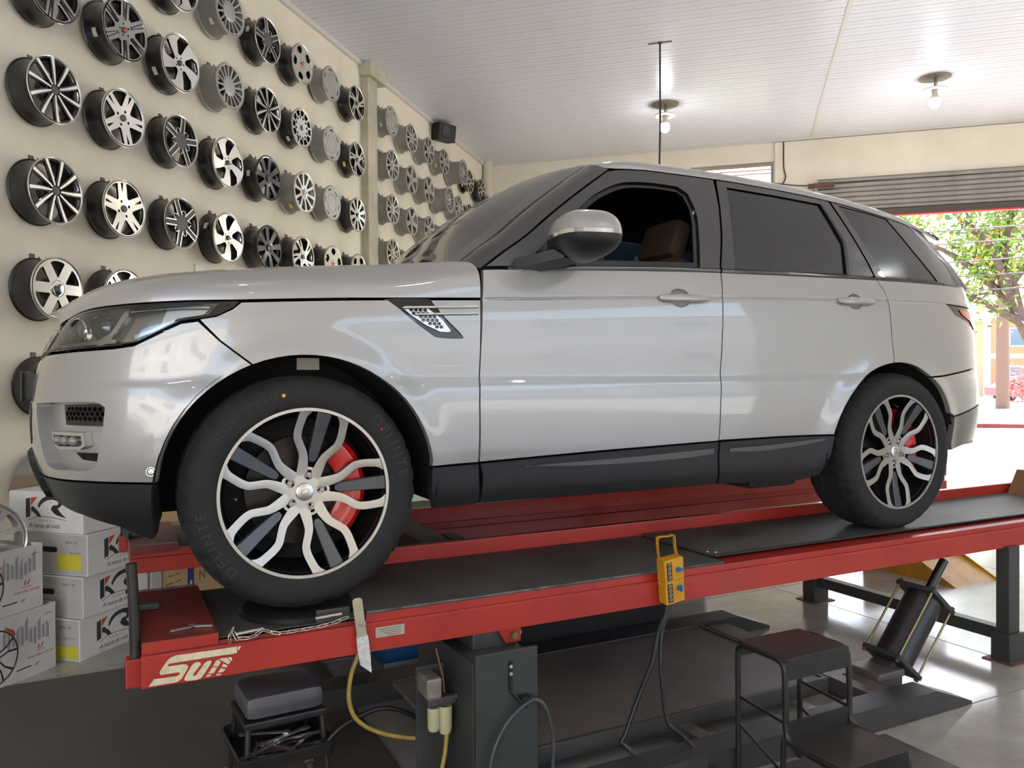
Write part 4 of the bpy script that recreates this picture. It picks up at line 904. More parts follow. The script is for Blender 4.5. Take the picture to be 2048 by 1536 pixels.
acc=0.; last=ch[0]; n=0
for a,b in zip(ch[:-1],ch[1:]):
    acc+=(b-a).length
    if acc>=.0215:
        d=(b-a).normalized(); q=d.to_track_quat('X','Z'); e=(q.to_matrix().to_4x4()@Matrix.Rotation(math.pi/2*(n%2)+.4,4,'X')).to_euler(); link('chain_link',lk,RN,b,e); acc=0; n+=1
lv=MB(); 
def Lx(t): return (.130+.030*t,-1.106,.782-.235*t)
rows=[]
for t in (0,.03,.5,.55,.9,1.0):
    c=Lx(t); w_=.016 if t<.52 else .019
    s_=.010 if t==0 else w_
    rows.append((c,s_))
def lever(rows,th,cut=0):
    mb=MB(); R=[]
    for i,(c,w_) in enumerate(rows):
        zo=-.035*cut*(i==len(rows)-1)
        R.append([(c[0]-w_,c[1]-th,c[2]-w_*.1),(c[0]+w_,c[1]-th,c[2]+w_*.1+zo),(c[0]+w_,c[1]+th,c[2]+w_*.1+zo),(c[0]-w_,c[1]+th,c[2]-w_*.1),(c[0]-w_,c[1]-th,c[2]-w_*.1)])
    mb.sheet(R); mb.add(R[0][:4],[(0,1,2,3)]); mb.add(R[-1][:4],[(3,2,1,0)]); return mb
LV=LP('release_lever',lever(rows[:4],.003),mat('lever_metal',(176,170,154),.4,.5,col2=(196,186,150),scale=20),parent=LIFT)
lever([((.1462,-1.107,.655),.0185),((.152,-1.107,.60),.0195),((.158,-1.107,.565),.0185)],.006,1).build('plastic_wrap',mat('white_wrap',(222,220,214),.35,bump=.9,bscale=90,col2=(196,192,184),scale=60),LV)
MB().lathe([(0,.011),(.006,.011),(.007,.004),(.012,.004),(.012,0),(0,0)],14,'y',M=Matrix.Translation((.1465,-1.109,.698))).build('lever_bolt',M_ZINC,LV,smooth=40)
# pivot bracket, arm and column
MB().prism([(.655,.592),(.745,.592),(.745,.540),(.685,.540)],-1.075,-1.060,lambda x,y,z:(x,z,y)).build('pivot_bracket',M_LRED,LIFT)
MB().tube([(.715,-1.074,.567),(.715,-1.092,.567)],.013,6).build('pivot_bolt',mat('bolt_olive',(120,112,70),.5,.4),LIFT)
MB().bbox(.56,.72,-1.06,-.70,.42,.60,.01).build('pivot_arm',M_STEEL,LIFT)
MB().cyl((.775,-1.0,.545),(.775,-.60,.545),.013,12).build('pivot_pin',M_ZINC,LIFT,smooth=50)
MB().bbox(.505,.742,-1.21,-1.195,.005,.562,.003).build('column_cover',mat('cabinet_grey',(64,66,63),.45,.1,col2=(54,56,54),scale=4),LIFT)
MB().bbox(.500,.737,-1.194,-.66,.0,.53,.003).build('column',M_STEEL,LIFT)
MB().box(.628,.642,-1.215,-1.21,.43,.525).tube([(.635,-1.212,.44),(.635,-1.212,.425),(.675,-1.225,.375),(.682,-1.235,.366)],.006,6).tube([(.682,-1.235,.366),(.684,-1.238,.40)],.006,6).box(.662,.698,-1.245,-1.215,.395,.405).build('hose_hook',M_BLK,LIFT)
for z_ in (.508,.483): MB().lathe([(0,.005),(.006,.004),(.0075,0)],12,'y',M=Matrix.Translation((.635,-1.215,z_))).build('screw',mat('screw_brass',(200,190,160),.3,.8),LIFT,smooth=50)
# base frame
def rail(y0,y1,x0,x1,h=.10,bev=.24):
    q=[(x0,0),(x1,0),(x1-bev,h),(x0+bev*.4,h)]
    a=.012
    q=[(x0,.0),(x1,.0),(x1,.012),(x1-bev,h),(x0,h)]
    return MB().prism(q,y0,y1,lambda x,y,z:(x,z,y))
LP('base_rail',rail(-1.35,-1.225,-.3,2.915),M_STEEL); LP('base_rail',rail(-.10,.045,.2,2.915),M_STEEL)
LP('base_plate',MB().bbox(.55,2.30,-1.045,-.19,.105,.122,.003),M_STEELB)
LP('plate_edge',MB().bbox(.55,2.32,-1.065,-1.045,.06,.128,.003),M_STEEL); LP('plate_edge',MB().bbox(.55,2.32,-.19,-.17,.04,.128,.003),M_STEEL)
LP('plate_edge',MB().bbox(2.30,2.32,-1.045,-.19,.06,.128,.003),M_STEEL)
for x0,x1 in ((2.42,2.56),(1.46,1.53)): LP('cross_member',MB().bbox(x0,x1,-1.235,(-.10 if x0>2 else -1.065),.012,.085,.004),M_STEELB)
LP('cross_member',MB().bbox(1.95,2.01,-.17,-.10,.02,.085,.004),M_STEEL)
# far-side base and column, mirrored to add darkness under the lift
LP('base_plate',MB().bbox(.30,2.30,.50,1.05,.105,.122,.003),M_STEELB); LP('column',MB().bbox(.500,.737,.66,1.2,.0,.53,.003),M_STEEL); LP('base_rail',rail(1.235,1.37,-.3,2.915),M_STEEL)
LP('shade_box',MB().bbox(.95,2.28,.06,.34,.0,.40,.008),mat('shade_black',(24,24,24),.7))  # black box added in place of the shade below the runways
# rear legs and cross bar
def leg(x,y,w_,post):
    LP('leg_box',MB().bbox(x-w_*.5,x+w_*.5,y-.05,y+.05,.004,.15 if post else .118,.004),M_STEEL)
    LP('leg_foot',MB().bbox(x-w_*.5-.03,x+w_*.5+.03,y-.08,y+.08,.0,.006,.001),mat('rust_foot',(110,80,62),.7))
    if post: LP('leg_post',MB().bbox(x-.045,x+.045,y-.035,y+.035,.15,Z-.13,.004),M_STEEL)
leg(3.62,-1.08,.13,True); leg(3.62,.20,.13,True)
LP('leg_bar',MB().bbox(3.585,3.655,-1.045,.165,.10,.165,.004),M_STEEL)
# pneumatic cylinder
MXC=Matrix.Translation((2.755,-1.05,.115))@Vector((.27,0,.31)).to_track_quat('Z','Y').to_matrix().to_4x4()
cy=MB().lathe([(0,.02),(.088,.02),(.088,.375),(0,.375)],36,M=MXC).build('air_cylinder',mat('cylinder_black',(46,43,42),.35,col2=(36,34,34),scale=6),LIFT,smooth=35)
for a,b in ((0,.022),(.37,.392)):
    MB().bbox(-.103,.103,-.103,.103,a,b,.004,M=MXC).build('cylinder_plate',M_STEEL,cy)
for sx in (-1,1):
    for sy in (-1,1):
        MB().tube([MXC@Vector((.089*sx,.089*sy,-.015)),MXC@Vector((.089*sx,.089*sy,.405))],.0055,8).build('tie_rod',M_BRS,cy,smooth=50)
        MB().tube([MXC@Vector((.089*sx,.089*sy,.392)),MXC@Vector((.089*sx,.089*sy,.402))],.011,6).tube([MXC@Vector((.089*sx,.089*sy,-.012)),MXC@Vector((.089*sx,.089*sy,.0))],.011,6).build('rod_nut',M_STEEL,cy)
MB().cyl(MXC@Vector((0,0,.39)),MXC@Vector((0,0,.60)),.022,18).build('piston_rod',mat('rod_dark',(70,70,68),.2,.8),cy,smooth=50)
MB().bbox(-.05,.05,-.05,.05,-.075,0,.01,M=MXC).build('cylinder_foot',M_STEEL,cy)
MB().bbox(2.56,2.74,-1.14,-.96,.085,.12,.01).bbox(2.50,2.75,-1.12,-.98,.012,.09,.01).build('cylinder_mount',M_STEELB,cy)
# rolling jack beam between the runways
LP('jack_beam',MB().bbox(.66,.80,-.42,.42,Z-.06,Z+.03,.006),mat('jack_black',(34,32,30),.5)); LP('jack_cap',MB().bbox(.80,.86,-.30,-.16,Z-.035,Z+.035,.004),MATS['jack_black'])
LP('jack_cradle',MB().prism([(-.03,0),(.03,0),(.012,.02),(.03,.05),(.02,.055),(0,.03),(-.02,.055),(-.03,.05),(-.012,.02)],-.37,-.36,lambda x,y,z:(.86+x,z,Z-.05+y)),mat('cradle_white',(224,222,216),.4))
# rear ramps
M_YEL=mat('ramp_yellow',(206,150,40),.45,col2=(170,118,36),scale=6)
LP('rear_stop',MB().prism([(4.56,Z+.0),(4.85,Z+.0),(4.82,Z+.15),(4.66,Z+.15)],-.98,-.50,lambda x,y,z:(x,z,y)),mat('stop_brown',(140,92,54),.5))
# ================================================================== alloy wheels hung on the left wall
M_WSIL=mat('wheel_machined',(216,213,206),.24,.85); M_WGRY=mat('wheel_silver',(178,176,170),.38,.6); M_WBLK=mat('wheel_black',(20,20,21),.22,coat=.5); M_WCHR=mat('wheel_darkchrome',(150,148,146),.12,1.)
M_WBAR=mat('barrel_black',(36,33,31),.34,coat=.3,col2=(28,26,25),scale=6); M_WGB=mat('barrel_grey',(150,147,140),.42,.35); M_BEIGE=mat('hub_grey',(92,88,86),.5)
def pol(pts): return [(r*math.cos(math.radians(a)),r*math.sin(math.radians(a))) for r,a in pts]
def window(n,k,r0,r1,h0,h1,skew=0.,ph=0.,seg=5,rnd=True):
    "gap between spokes k and k+1; h0,h1 = spoke half-widths at r0,r1"
    c=360/n*(k+.5)+ph; o=[]; rs=[r0+(r1-r0)*i/seg for i in range(seg+1)]
    def half(r): t=(r-r0)/(r1-r0); h=h0+(h1-h0)*t; return 180/n-math.degrees(math.asin(min(.95,h/r)))
    L=[(r,c-half(r)+skew*(r-r0)/(r1-r0)) for r in rs]; Rr=[(r,c+half(r)+skew*(r-r0)/(r1-r0)) for r in rs]
    if half(r0)<1: L=L[1:]; Rr=Rr[1:]
    a0,a1=L[-1][1],Rr[-1][1]; arc=[(r1,a0+(a1-a0)*i/6) for i in range(1,6)]
    if rnd: L[-1]=(L[-1][0]-.03,L[-1][1]); Rr[-1]=(Rr[-1][0]-.03,Rr[-1][1])
    return pol(L+arc+Rr[::-1])
def wheel_face(mb_sp,holes,r=.93,dish=.0,t=.07,mf=0,ms=1,bolts=5,br=.20,bsize=.034,z=0.):
    hs=[h for h in holes]+([circ(bsize,10,(br*math.cos(2*math.pi*i/bolts+.3),br*math.sin(2*math.pi*i/bolts+.3))) for i in range(bolts)] if bolts else [])
    plate(mb_sp,circ(r,72),hs,-t,0,lambda x,y,q:(x,y,q+z-dish*(1-min(1,math.hypot(x,y)/r))**1.3),mf,ms,back=False)
def barrel(w,depth=.06,m=0,lipm=1):
    "unit radius, width w; face plane at z=0, back at z=-w"
    mb=MB()
    mb.lathe([(.90,-.10),(.925,-.03),(.955,.0),(.985,.012),(1.0,.004),(1.0,-.018)],64,mi=lipm)
    mb.lathe([(1.0,-.018),(.985,-.03),(.955,-.05),(.945,-.12),(.86,-.22),(.85,-.30),(.86,-w+.24),(.93,-w+.14),(.945,-w+.05),(.98,-w+.03),(1.0,-w+.015),(1.0,-w),(.97,-w),(.92,-w+.05),(.83,-w+.28),(.82,-.30),(.86,-.14),(.90,-.10)],64,mi=m)
    return mb
DES={}
def strips(mb,n,w0,w1,r0,r1,skew=0.,ph=0.,z=.012,m=2,off=0.):
    for k in range(n):
        a=math.radians(360/n*k+ph); s=math.radians(skew)
        def P(r,h,zz): t=(r-r0)/(r1-r0); th=a+s*t; return (r*math.cos(th)-h*math.sin(th)-off*math.sin(th),r*math.sin(th)+h*math.cos(th)+off*math.cos(th),zz)
        rows=[]
        for i in range(7):
            t=i/6; r=r0+(r1-r0)*t; h=w0+(w1-w0)*t; rows.append([P(r,-h,-.03),P(r,-h,z),P(r,h,z),P(r,h,-.03)])
        mb.sheet(rows,m); mb.add(rows[0],[(0,1,2,3)],m)
def make(name,w,holes,cols,dish=.05,bolts=5,br=.2,extra=None,cap=None,capr=.12,capz=.02,t=.08,r=.93,bsize=.034,barm=None,lip=None):
    face=MB(); wheel_face(face,holes,r,dish,t,0,1,bolts,br,bsize)
    if extra: extra(face)
    f=face.mesh('spokes',cols,25); b=barrel(w,m=0,lipm=1).mesh('barrel',[barm or M_WBAR,lip or cols[0]],40)
    bk=MB().lathe([(0,-.16),(.30,-.16),(.36,-.2),(.36,-.4)],24).mesh('hub_back',M_WBAR,40)
    cp=MB().lathe([(0,capz),(capr*.7,capz-.003),(capr*.93,capz-.012),(capr,capz-.03),(capr,-dish-.05)],24).mesh('centre_cap',cap or cols[0],40)
    DES[name]=(b,f,cp,bk,w)
W=window
make('ten',.80,[W(10,k,.26,.92,.065,.085,4,0) for k in range(10)],[M_WBLK,M_WBLK,M_WSIL],extra=lambda m:strips(m,10,.022,.050,.16,.95,4,0,.012,2),cap=M_BEIGE,capr=.13,lip=M_WSIL)
make('double',.78,[W(5,k,.40,.90,.20,.20,0,18) for k in range(5)]+[pol([(.52,a+18),(.70,a+15.5),(.86,a+14.5),(.88,a+18),(.86,a+21.5),(.70,a+20.5)]) for a in range(0,360,72)],[M_WSIL,M_WBLK],bolts=4,br=.26,bsize=.05,cap=M_BEIGE,capr=.12)
make('star',.82,[W(5,k,.42,.90,.16,.10,0,10) for k in range(5)],[M_WBLK,M_WBLK,M_WSIL],bolts=0,extra=lambda m:(strips(m,5,.022,.024,.30,.93,0,10,.012,2,.105),strips(m,5,.022,.024,.30,.93,0,10,.012,2,-.105),[strips(m,5,.02,.02,.40,.52,14*s,10+18*s,.012,2,0) for s in (1,-1)]),cap=M_BEIGE,capr=.32,capz=.0,lip=M_WSIL)
make('turbine',.74,[pol([(.30,a+24),(.62,a+14),(.90,a+9),(.92,a+22),(.90,a+38),(.72,a+50),(.34,a+52),(.28,a+40)]) for a in range(0,360,72)],[M_WSIL,M_WBLK],cap=M_WBLK,capr=.10)
make('vane',.95,[W(16,k,.42,.86,.035,.035,0) for k in range(16)],[M_WGRY,M_WGB],bolts=0,cap=M_WGRY,capr=.40,capz=-.01,barm=M_WGB,dish=.1)
make('black8',.80,[W(8,k,.34,.90,.10,.13,0) for k in range(8)],[M_WBLK,M_WBLK],cap=M_WBLK,capr=.14,barm=M_WBAR)
make('disc',.86,[pol([(.74,a-13),(.80,a-14),(.82,a),(.80,a+14),(.74,a+13),(.72,a)]) for a in range(0,360,60)],[M_WGRY,M_WGB],bolts=0,cap=M_WGRY,capr=.36,capz=.0,barm=M_WGB,dish=.02,extra=lambda m:m.lathe([(.46,.0),(.48,.02),(.52,.02),(.54,0)],40,mi=0))
make('twist',.80,[W(5,k,.34,.91,.12,.20,16,0) for k in range(5)]+[pol([(.50,a+3),(.72,a+4),(.88,a+7),(.89,a+14),(.70,a+12),(.50,a+8)]) for a in range(0,360,72)],[M_WSIL,M_WBLK],cap=M_WBLK,capr=.11)
make('mesh',.82,[W(12,k,.62,.88,.05,.05,0) for k in range(12)]+[pol([(.44,a),(.54,a-9),(.62,a),(.54,a+9)]) for a in range(0,360,30)],[M_WSIL,M_WBLK],cap=M_WBLK,capr=.36,capz=-.02,bolts=0)
make('multi',.90,[W(10,k,.34,.88,.055,.075,0) for k in range(10)],[M_WSIL,M_WGB],cap=M_WGRY,capr=.12,barm=M_WGB)
make('petal',.80,[W(10,k,.36,.90,.07,.13,0) for k in range(10)],[M_WSIL,M_WBLK],cap=M_WBLK,capr=.11)
make('six',.86,[W(6,k,.36,.86,.16,.16,0,0) for k in range(6)],[M_WSIL,M_WBLK],bolts=0,cap=M_CHROME,capr=.27,capz=.03,dish=.0)
make('chrome6',.84,[W(6,k,.34,.90,.17,.18,0,15) for k in range(6)],[M_WCHR,M_WBLK],cap=mat('cap_red',(150,50,48),.3,coat=1),capr=.10,extra=lambda m:[strips(m,6,.016,.02,.34,.92,0,15+s,.014,1) for s in (-4,4)])
make('swirl',.86,[pol([(.50,a),(.72,a-6),(.86,a+4),(.84,a+24),(.68,a+34),(.52,a+22)]) for a in range(0,360,72)],[M_WSIL,M_WBLK],cap=mat('cap_orange',(196,70,56),.3),capr=.10,dish=.03)
make('five_silver',.88,[W(5,k,.36,.88,.13,.17,0,8) for k in range(5)],[M_WGRY,M_WGB],barm=M_WGB,cap=M_WGRY,capr=.14)
make('seven_silver',.88,[W(7,k,.34,.88,.08,.12,0,8) for k in range(7)],[M_WGRY,M_WGB],barm=M_WGB,cap=M_WGRY,capr=.14)
make('deep_mesh',1.25,[W(20,k,.40,.80,.028,.03,4) for k in range(20)],[M_WGRY,M_WGB],barm=M_WGB,cap=M_WGRY,capr=.20,dish=.2,r=.93)
make('black10',.70,[W(10,k,.28,.90,.055,.07,0) for k in range(10)],[M_WSIL,M_WBLK],barm=M_WBLK,cap=M_WBLK,capr=.13)
make('blank_back',.80,[],[M_WBLK,M_WBLK],bolts=0,cap=M_WBLK,capr=.2)
HOOK=MB().tube([(0,0,.035),(.0,0,.0),(.06,0,-.012),(.062,0,.02)],.006,6).box(0,.006,-.02,.02,-.02,.045).mesh('wall_hook',mat('hook_steel',(92,86,80),.5,.5),40)
STK={'w':MB(),'y':MB()}
for k_,m_ in (('w',mat('sticker_white',(214,208,196),.6)),('y',mat('sticker_yellow',(232,206,40),.6))):
    rows=[[(.955*math.cos(math.radians(a)),.955*math.sin(math.radians(a)),-z) for z in (.34,.50)] for a in np.linspace(0,16,5)]
    STK[k_]=MB().sheet(rows).mesh('sticker',m_)
DNAME={'ten':'black and silver ten-spoke alloy wheel','double':'silver five-double-spoke alloy wheel','star':'black star-pattern alloy wheel with grey hub','turbine':'silver five-blade alloy wheel','vane':'silver sixteen-vane alloy wheel','black8':'gloss black eight-spoke alloy wheel','disc':'silver disc-style wheel with rim slots','twist':'black and silver twisted-spoke alloy wheel','mesh':'black and silver mesh-spoke alloy wheel','multi':'bright silver multi-spoke alloy wheel','petal':'silver ten-petal alloy wheel','six':'silver wide six-spoke alloy wheel with chrome hub cap','chrome6':'dark chrome six-spoke wheel, red cap','swirl':'silver curved-hole wheel, orange cap','five_silver':'plain silver five-spoke alloy wheel','seven_silver':'plain silver seven-spoke alloy wheel','deep_mesh':'deep silver fine-mesh alloy wheel','black10':'black-barrelled ten-spoke alloy wheel','blank_back':'black wheel half hidden behind the car bumper'}
ORD=['first','second','third','fourth','fifth','sixth','seventh','eighth','ninth']
def hang(des,y,zh,R,label,rot=0.,st=None,sta=200,tilt=0.,group='alloy wheels hung on the left wall'):
    b,f,cp,bk,w=DES[des]; wd=w*R
    t=bpy.data.objects.new('alloy_wheel',None); COL.objects.link(t); t.empty_display_size=.1
    # local z of the wheel looks into the room (+x)
    M=Matrix.Translation((XL+.035+wd,y,zh-R*.985+.012))@Matrix.Rotation(math.radians(tilt),4,'Z')@Matrix.Rotation(math.radians(90),4,'Y')@Matrix.Rotation(math.radians(90),4,'Z')
    t.matrix_world=M; t.scale=(R,R,R); tag(t,label,'wheel',group)
    link('barrel',b,t); link('spokes',f,t,rot=(0,0,math.radians(rot))); link('centre_cap',cp,t); link('hub_back',bk,t)
    if st: link('paper_label',STK[st],t,rot=(0,0,math.radians(sta)))
    link('wall_hook',HOOK,wl,(XL,y,zh))
    return t
HY=[4.292+.6265*k for k in range(8)]
ROWZ=[4.955,4.287,3.63,2.96,2.30,1.637,1.0]
GRID={0:{2:('turbine',.235),3:('vane',.212),4:('star',.215),5:('swirl',.205),6:('disc',.195),7:('twist',.205)},
1:{0:('chrome6',.215),1:('chrome6',.225),2:('turbine',.232),3:('vane',.205),4:('ten',.215),5:('mesh',.20),6:('disc',.195),7:('twist',.205)},
2:{0:('ten',.222),1:('double',.215),2:('star',.208),3:('turbine',.225),4:('black8',.215),5:('multi',.215),6:('disc',.195),7:('petal',.205)},
3:{0:('ten',.222),1:('double',.215),2:('star',.208),3:('turbine',.222),4:('black8',.215),5:('twist',.215),6:('swirl',.205),7:('swirl',.20)},
4:{0:('six',.213),1:('double',.215)},5:{0:('blank_back',.20)},6:{0:('multi',.21)}}
ROTS={(2,0):20,(3,0):0,(2,2):0,(3,2):30,(1,2):54,(2,3):54,(3,3):54,(4,0):0,(0,4):20}
STIC={(0,3):('w',215),(0,4):('w',160),(1,1):('w',195),(1,2):('w',205),(1,5):('w',220),(1,7):('y',200),(2,4):('w',170),(2,5):('y',225),(3,3):('w',150)}
for r,row in GRID.items():
    for c,(d,R) in row.items():
        place=f'{ORD[r]} row down, {ORD[c]} from the left'
        if (r,c)==(5,0): lab='black wheel on the left wall half hidden behind the car bumper'
        elif (r,c)==(6,0): lab='silver wheel low on the left wall behind the stacked boxes'
        elif (r,c)==(4,0): lab='silver wide six-spoke alloy wheel with chrome hub cap on the wall'
        else: lab=f'{DNAME[d]}, {place}'
        s=STIC.get((r,c)); hang(d,HY[c],ROWZ[r],R,lab,ROTS.get((r,c),random.uniform(0,72)),s[0] if s else None,s[1] if s else 0)
# second bay beyond the column
HY2=[9.655+.64*k for k in range(7)]; RZ2=[5.03,4.455,3.88,3.30]
GRID2={0:['disc','multi','seven_silver','seven_silver','deep_mesh','black10','black10'],1:['multi','five_silver','five_silver','deep_mesh','multi','black10','black10'],2:['multi','five_silver','seven_silver','multi','seven_silver','five_silver','multi'],3:['multi','five_silver',None,None,None,None,None]}
for r,row in GRID2.items():
    for c,d in enumerate(row):
        if not d: continue
        hang(d,HY2[c],RZ2[r]-(.0 if c==0 else .04),.196 if d!='deep_mesh' else .205,f'{DNAME[d]} beyond the column, {ORD[r]} row down, {ORD[c]} from column',random.uniform(0,72),*(('y',200) if (r,c)==(0,3) else ('w',200) if (r,c) in ((0,0),(0,5)) else (None,0)))
for k,(y,z) in enumerate(((13.75,4.75),(13.95,4.25))): hang('five_silver',y,z,.2,('plain silver wheel nearest the back corner pipe, upper of two','plain silver wheel nearest the back corner pipe, lower of two')[k],10*k)
# ================================================================== loose things
CZ=CAR_RZ
def cl(x,y,z=0.): p=c2r(x,y); return Vector((p.x,p.y,z))
def clrot(d): return CZ+d
# step stool
ST=empty('step_stool',cl(1.67,-1.6),CZ,'black steel two-step stool standing in front of the lift','stool')
M_STL=mat('stool_black',(38,38,37),.38,.2,col2=(52,50,47),scale=14,detail=8); M_TREAD=mat('stool_tread',(66,61,57),.4,.2,col2=(50,47,44),scale=5,rvar=.15)
def stool():
    X=.158; t=.0105
    for sx in (-1,1):
        # continuous bent side tube: rear leg, top, front drop, lower tread, front leg
        MB().tube(bez([(sx*X,.235,.0),(sx*X,.236,.25),(sx*X,.236,.45),(sx*X,.225,.487),(sx*X,.19,.499),(sx*X,.11,.499),(sx*X,.04,.498),(sx*X,.012,.484),(sx*X,.004,.45),(sx*X,.0,.34),(sx*X,.0,.27),(sx*X,-.012,.232),(sx*X,-.05,.219),(sx*X,-.15,.217),(sx*X,-.215,.214),(sx*X,-.238,.195),(sx*X,-.243,.15),(sx*X,-.245,.0)],5),t,9).build('side_frame',M_STL,ST,smooth=60)
        MB().tube([(sx*X,.236,.30),(sx*X,.005,.285)],.006,7).build('side_brace',M_STL,ST,smooth=60)
        MB().tube([(sx*X,.236,.20),(sx*X,-.0,.10),(sx*X,-.242,.09)],.006,7).build('side_brace',M_STL,ST,smooth=60)
    for y0,y1,z in ((.0,.238,.508),(-.245,.0,.228)):
        MB().bbox(-X+.004,X-.004,y0,y1,z-.004,z,.002).build('tread',M_TREAD,ST); MB().bbox(-X+.006,X-.006,y0-.003,y0,z-.075,z-.001,.001).build('tread_apron',M_STL,ST)
        if z>.4: MB().bbox(-X+.006,X-.006,y1-.003,y1,z-.06,z-.001,.001).build('tread_apron',M_STL,ST)
    MB().bbox(-X+.006,X-.006,-.003,.003,.228,.29,.001).build('tread_apron',M_STL,ST)
    for sx in (-1,1):
        MB().tube([(sx*X,.02,.0),(sx*X*.98,.012,.23)],.0095,8).build('inner_leg',M_STL,ST,smooth=60)
stool()
# remote control hanging on the runway edge
RC=empty('remote_control',(0,0,0),0,'yellow pendant remote control hanging on the red runway edge','remote')
M_YC=mat('remote_yellow',(216,156,34),.45,col2=(196,138,28),scale=20)
MR=Matrix.Translation(cl(1.388,-1.125,Z-.036))@Matrix.Rotation(CZ,4,'Z')@Matrix.Rotation(math.radians(-7),4,'Y')@Matrix.Rotation(math.radians(4),4,'X')
MB().bbox(-.046,.046,-.022,.026,-.088,.002,.004,M=MR).build('lower_case',M_YC,RC); MB().bbox(-.047,.047,-.024,.026,.003,.092,.004,M=MR).build('upper_case',M_YC,RC)
def pt(x,y,z): return (MR@Vector((x,y,z)))[:]
rows=[]
for p in bez([(-.040,.018,.09),(-.042,.020,.13),(-.040,.022,.165),(-.028,.026,.176),(.02,.026,.170),(.038,.026,.172),(.044,.022,.16),(.042,.018,.12),(.046,.016,.09)],5):
    rows.append([pt(p.x,p.y-.008,p.z),pt(p.x,p.y+.008,p.z),pt(p.x*.96,p.y+.008,p.z-.003),pt(p.x*.96,p.y-.008,p.z-.003),pt(p.x,p.y-.008,p.z)])
MB().sheet(rows).build('strap_handle',M_YC,RC,smooth=40)
for z0,z1 in ((-.080,-.004),(.010,.082)):
    MB().bbox(-.036,-.012,-.0255 if z0>0 else -.0235,-.022,z0,z1,.001,M=MR).build('label_strip',mat('strip_dark',(48,44,34),.5),RC)
    mb=MB()
    for k in range(4):
        zz=z0+.012+k*.018; mb.lathe([(.0045,.0005),(.007,.0005)],12,'y',M=MR@Matrix.Translation((-.024,-.0258 if z0>0 else -.0238,zz)))
    mb.build('label_symbol',mat('symbol_cream',(206,196,160),.5),RC)
for z_,a in ((.047,80),(-.028,10)):
    MK=MR@Matrix.Translation((.018,-.024,z_))@Matrix.Rotation(math.radians(a),4,'Y')
    MB().lathe([(0,.010),(.009,.010),(.011,0)],14,'y',M=MK).bbox(-.004,.004,-.020,-.008,-.012,.012,.002,M=MK).build('knob',mat('knob_blue',(44,110,176),.35),RC,smooth=40)
M_CAB=mat('cable_black',(30,31,33),.4)
def lcable(name,pts,r,m,label,seg=8,n=8): return tag(MB().tube(bez([cl(*p) for p in pts],n),r,seg).build(name,m,smooth=60),label,'cable')
lcable('control_cable',[(1.375,-1.125,.615),(1.352,-1.13,.56),(1.302,-1.15,.50),(1.262,-1.17,.41),(1.18,-1.19,.29),(1.115,-1.20,.17),(1.10,-1.20,.14),(1.14,-1.23,.10),(1.19,-1.40,.03),(1.24,-1.50,.016)],.0085,M_CAB,'black cable from the remote bending left towards the floor')
lcable('control_cable',[(1.388,-1.125,.613),(1.362,-1.13,.56),(1.33,-1.14,.50),(1.315,-1.15,.40),(1.315,-1.16,.30),(1.325,-1.18,.17),(1.36,-1.225,.125),(1.40,-1.42,.03),(1.42,-1.55,.016)],.007,M_CAB,'black cable from the remote hanging straight down')
lcable('floor_cable',[(1.46,-1.20,.012),(1.38,-1.10,.012),(1.30,-1.085,.012),(1.2,-1.09,.012),(1.07,-1.13,.012),(.98,-1.20,.012)],.007,M_CAB,'black cable looped on the floor beside the base rail')
M_YH=mat('hose_yellow',(176,150,70),.45,col2=(150,126,56),scale=30)
lcable('air_hose',[(.19,-.93,.60),(.175,-.95,.537),(.152,-.95,.475),(.144,-.95,.39),(.173,-.95,.315),(.253,-.95,.256),(.38,-.95,.21),(.48,-.94,.20)],.008,M_YH,'yellow air hose looping down behind the tool creeper')
lcable('air_hose',[(.466,-1.06,.335),(.462,-1.06,.28),(.45,-1.07,.20),(.42,-1.09,.10),(.40,-1.12,.015)],.0085,M_YH,'yellow air hose running down from the filter unit')
lcable('air_hose',[(.075,-.90,.235),(.12,-.90,.275),(.19,-.90,.305),(.27,-.90,.318),(.35,-.90,.295),(.43,-.90,.24),(.47,-.88,.20)],.0085,M_CAB,'black air hose arching from the tool tray to the lift column')
lcable('loop_cable',[(.54,-1.235,.02),(.538,-1.235,.10),(.545,-1.235,.19),(.566,-1.235,.26),(.614,-1.237,.335),(.677,-1.24,.380),(.715,-1.24,.390),(.748,-1.238,.365),(.77,-1.235,.32),(.789,-1.235,.23),(.785,-1.235,.13),(.775,-1.235,.02)],.007,mat('cable_grey',(70,72,72),.4),'grey cable looped over the hook on the lift column')
# air filter regulator
FR=empty('air_filter',cl(.44,-1.02),CZ,'air filter regulator with clear bowls fixed beside the lift column','filter'); 
M_FG=mat('filter_grey',(148,140,124),.45,col2=(110,104,94),scale=20); M_BOWL=mat('bowl_clear',(196,190,150),.15,coat=.6)
MB().bbox(-.055,.0,-.05,.05,.385,.455,.008).build('regulator_body',M_FG,FR); MB().bbox(-.05,.055,-.045,-.015,.355,.385,.005).build('manifold',mat('filter_dark',(84,80,84),.4,.3),FR)
MB().cyl((.05,-.03,.372),(.10,-.03,.378),.010,10).build('outlet_pipe',M_ZINC,FR,smooth=50); MB().tube(bez([(.02,-.02,.39),(.018,-.01,.44),(.01,.0,.49),(.0,.01,.54)],5),.004,6).build('copper_pipe',mat('copper',(150,96,66),.4,.6),FR,smooth=50)
MB().lathe([(0,.265),(.018,.270),(.022,.285),(.022,.352)],18,M=Matrix.Translation((-.025,-.03,0))).build('bowl',M_BOWL,FR,smooth=50); MB().lathe([(0,.250),(.02,.255),(.025,.275),(.025,.352)],18,M=Matrix.Translation((.018,-.032,0))).build('bowl',M_BOWL,FR,smooth=50)
MB().bbox(-.06,.05,.05,.058,.02,.47,.002).build('back_plate',M_STEEL,FR)
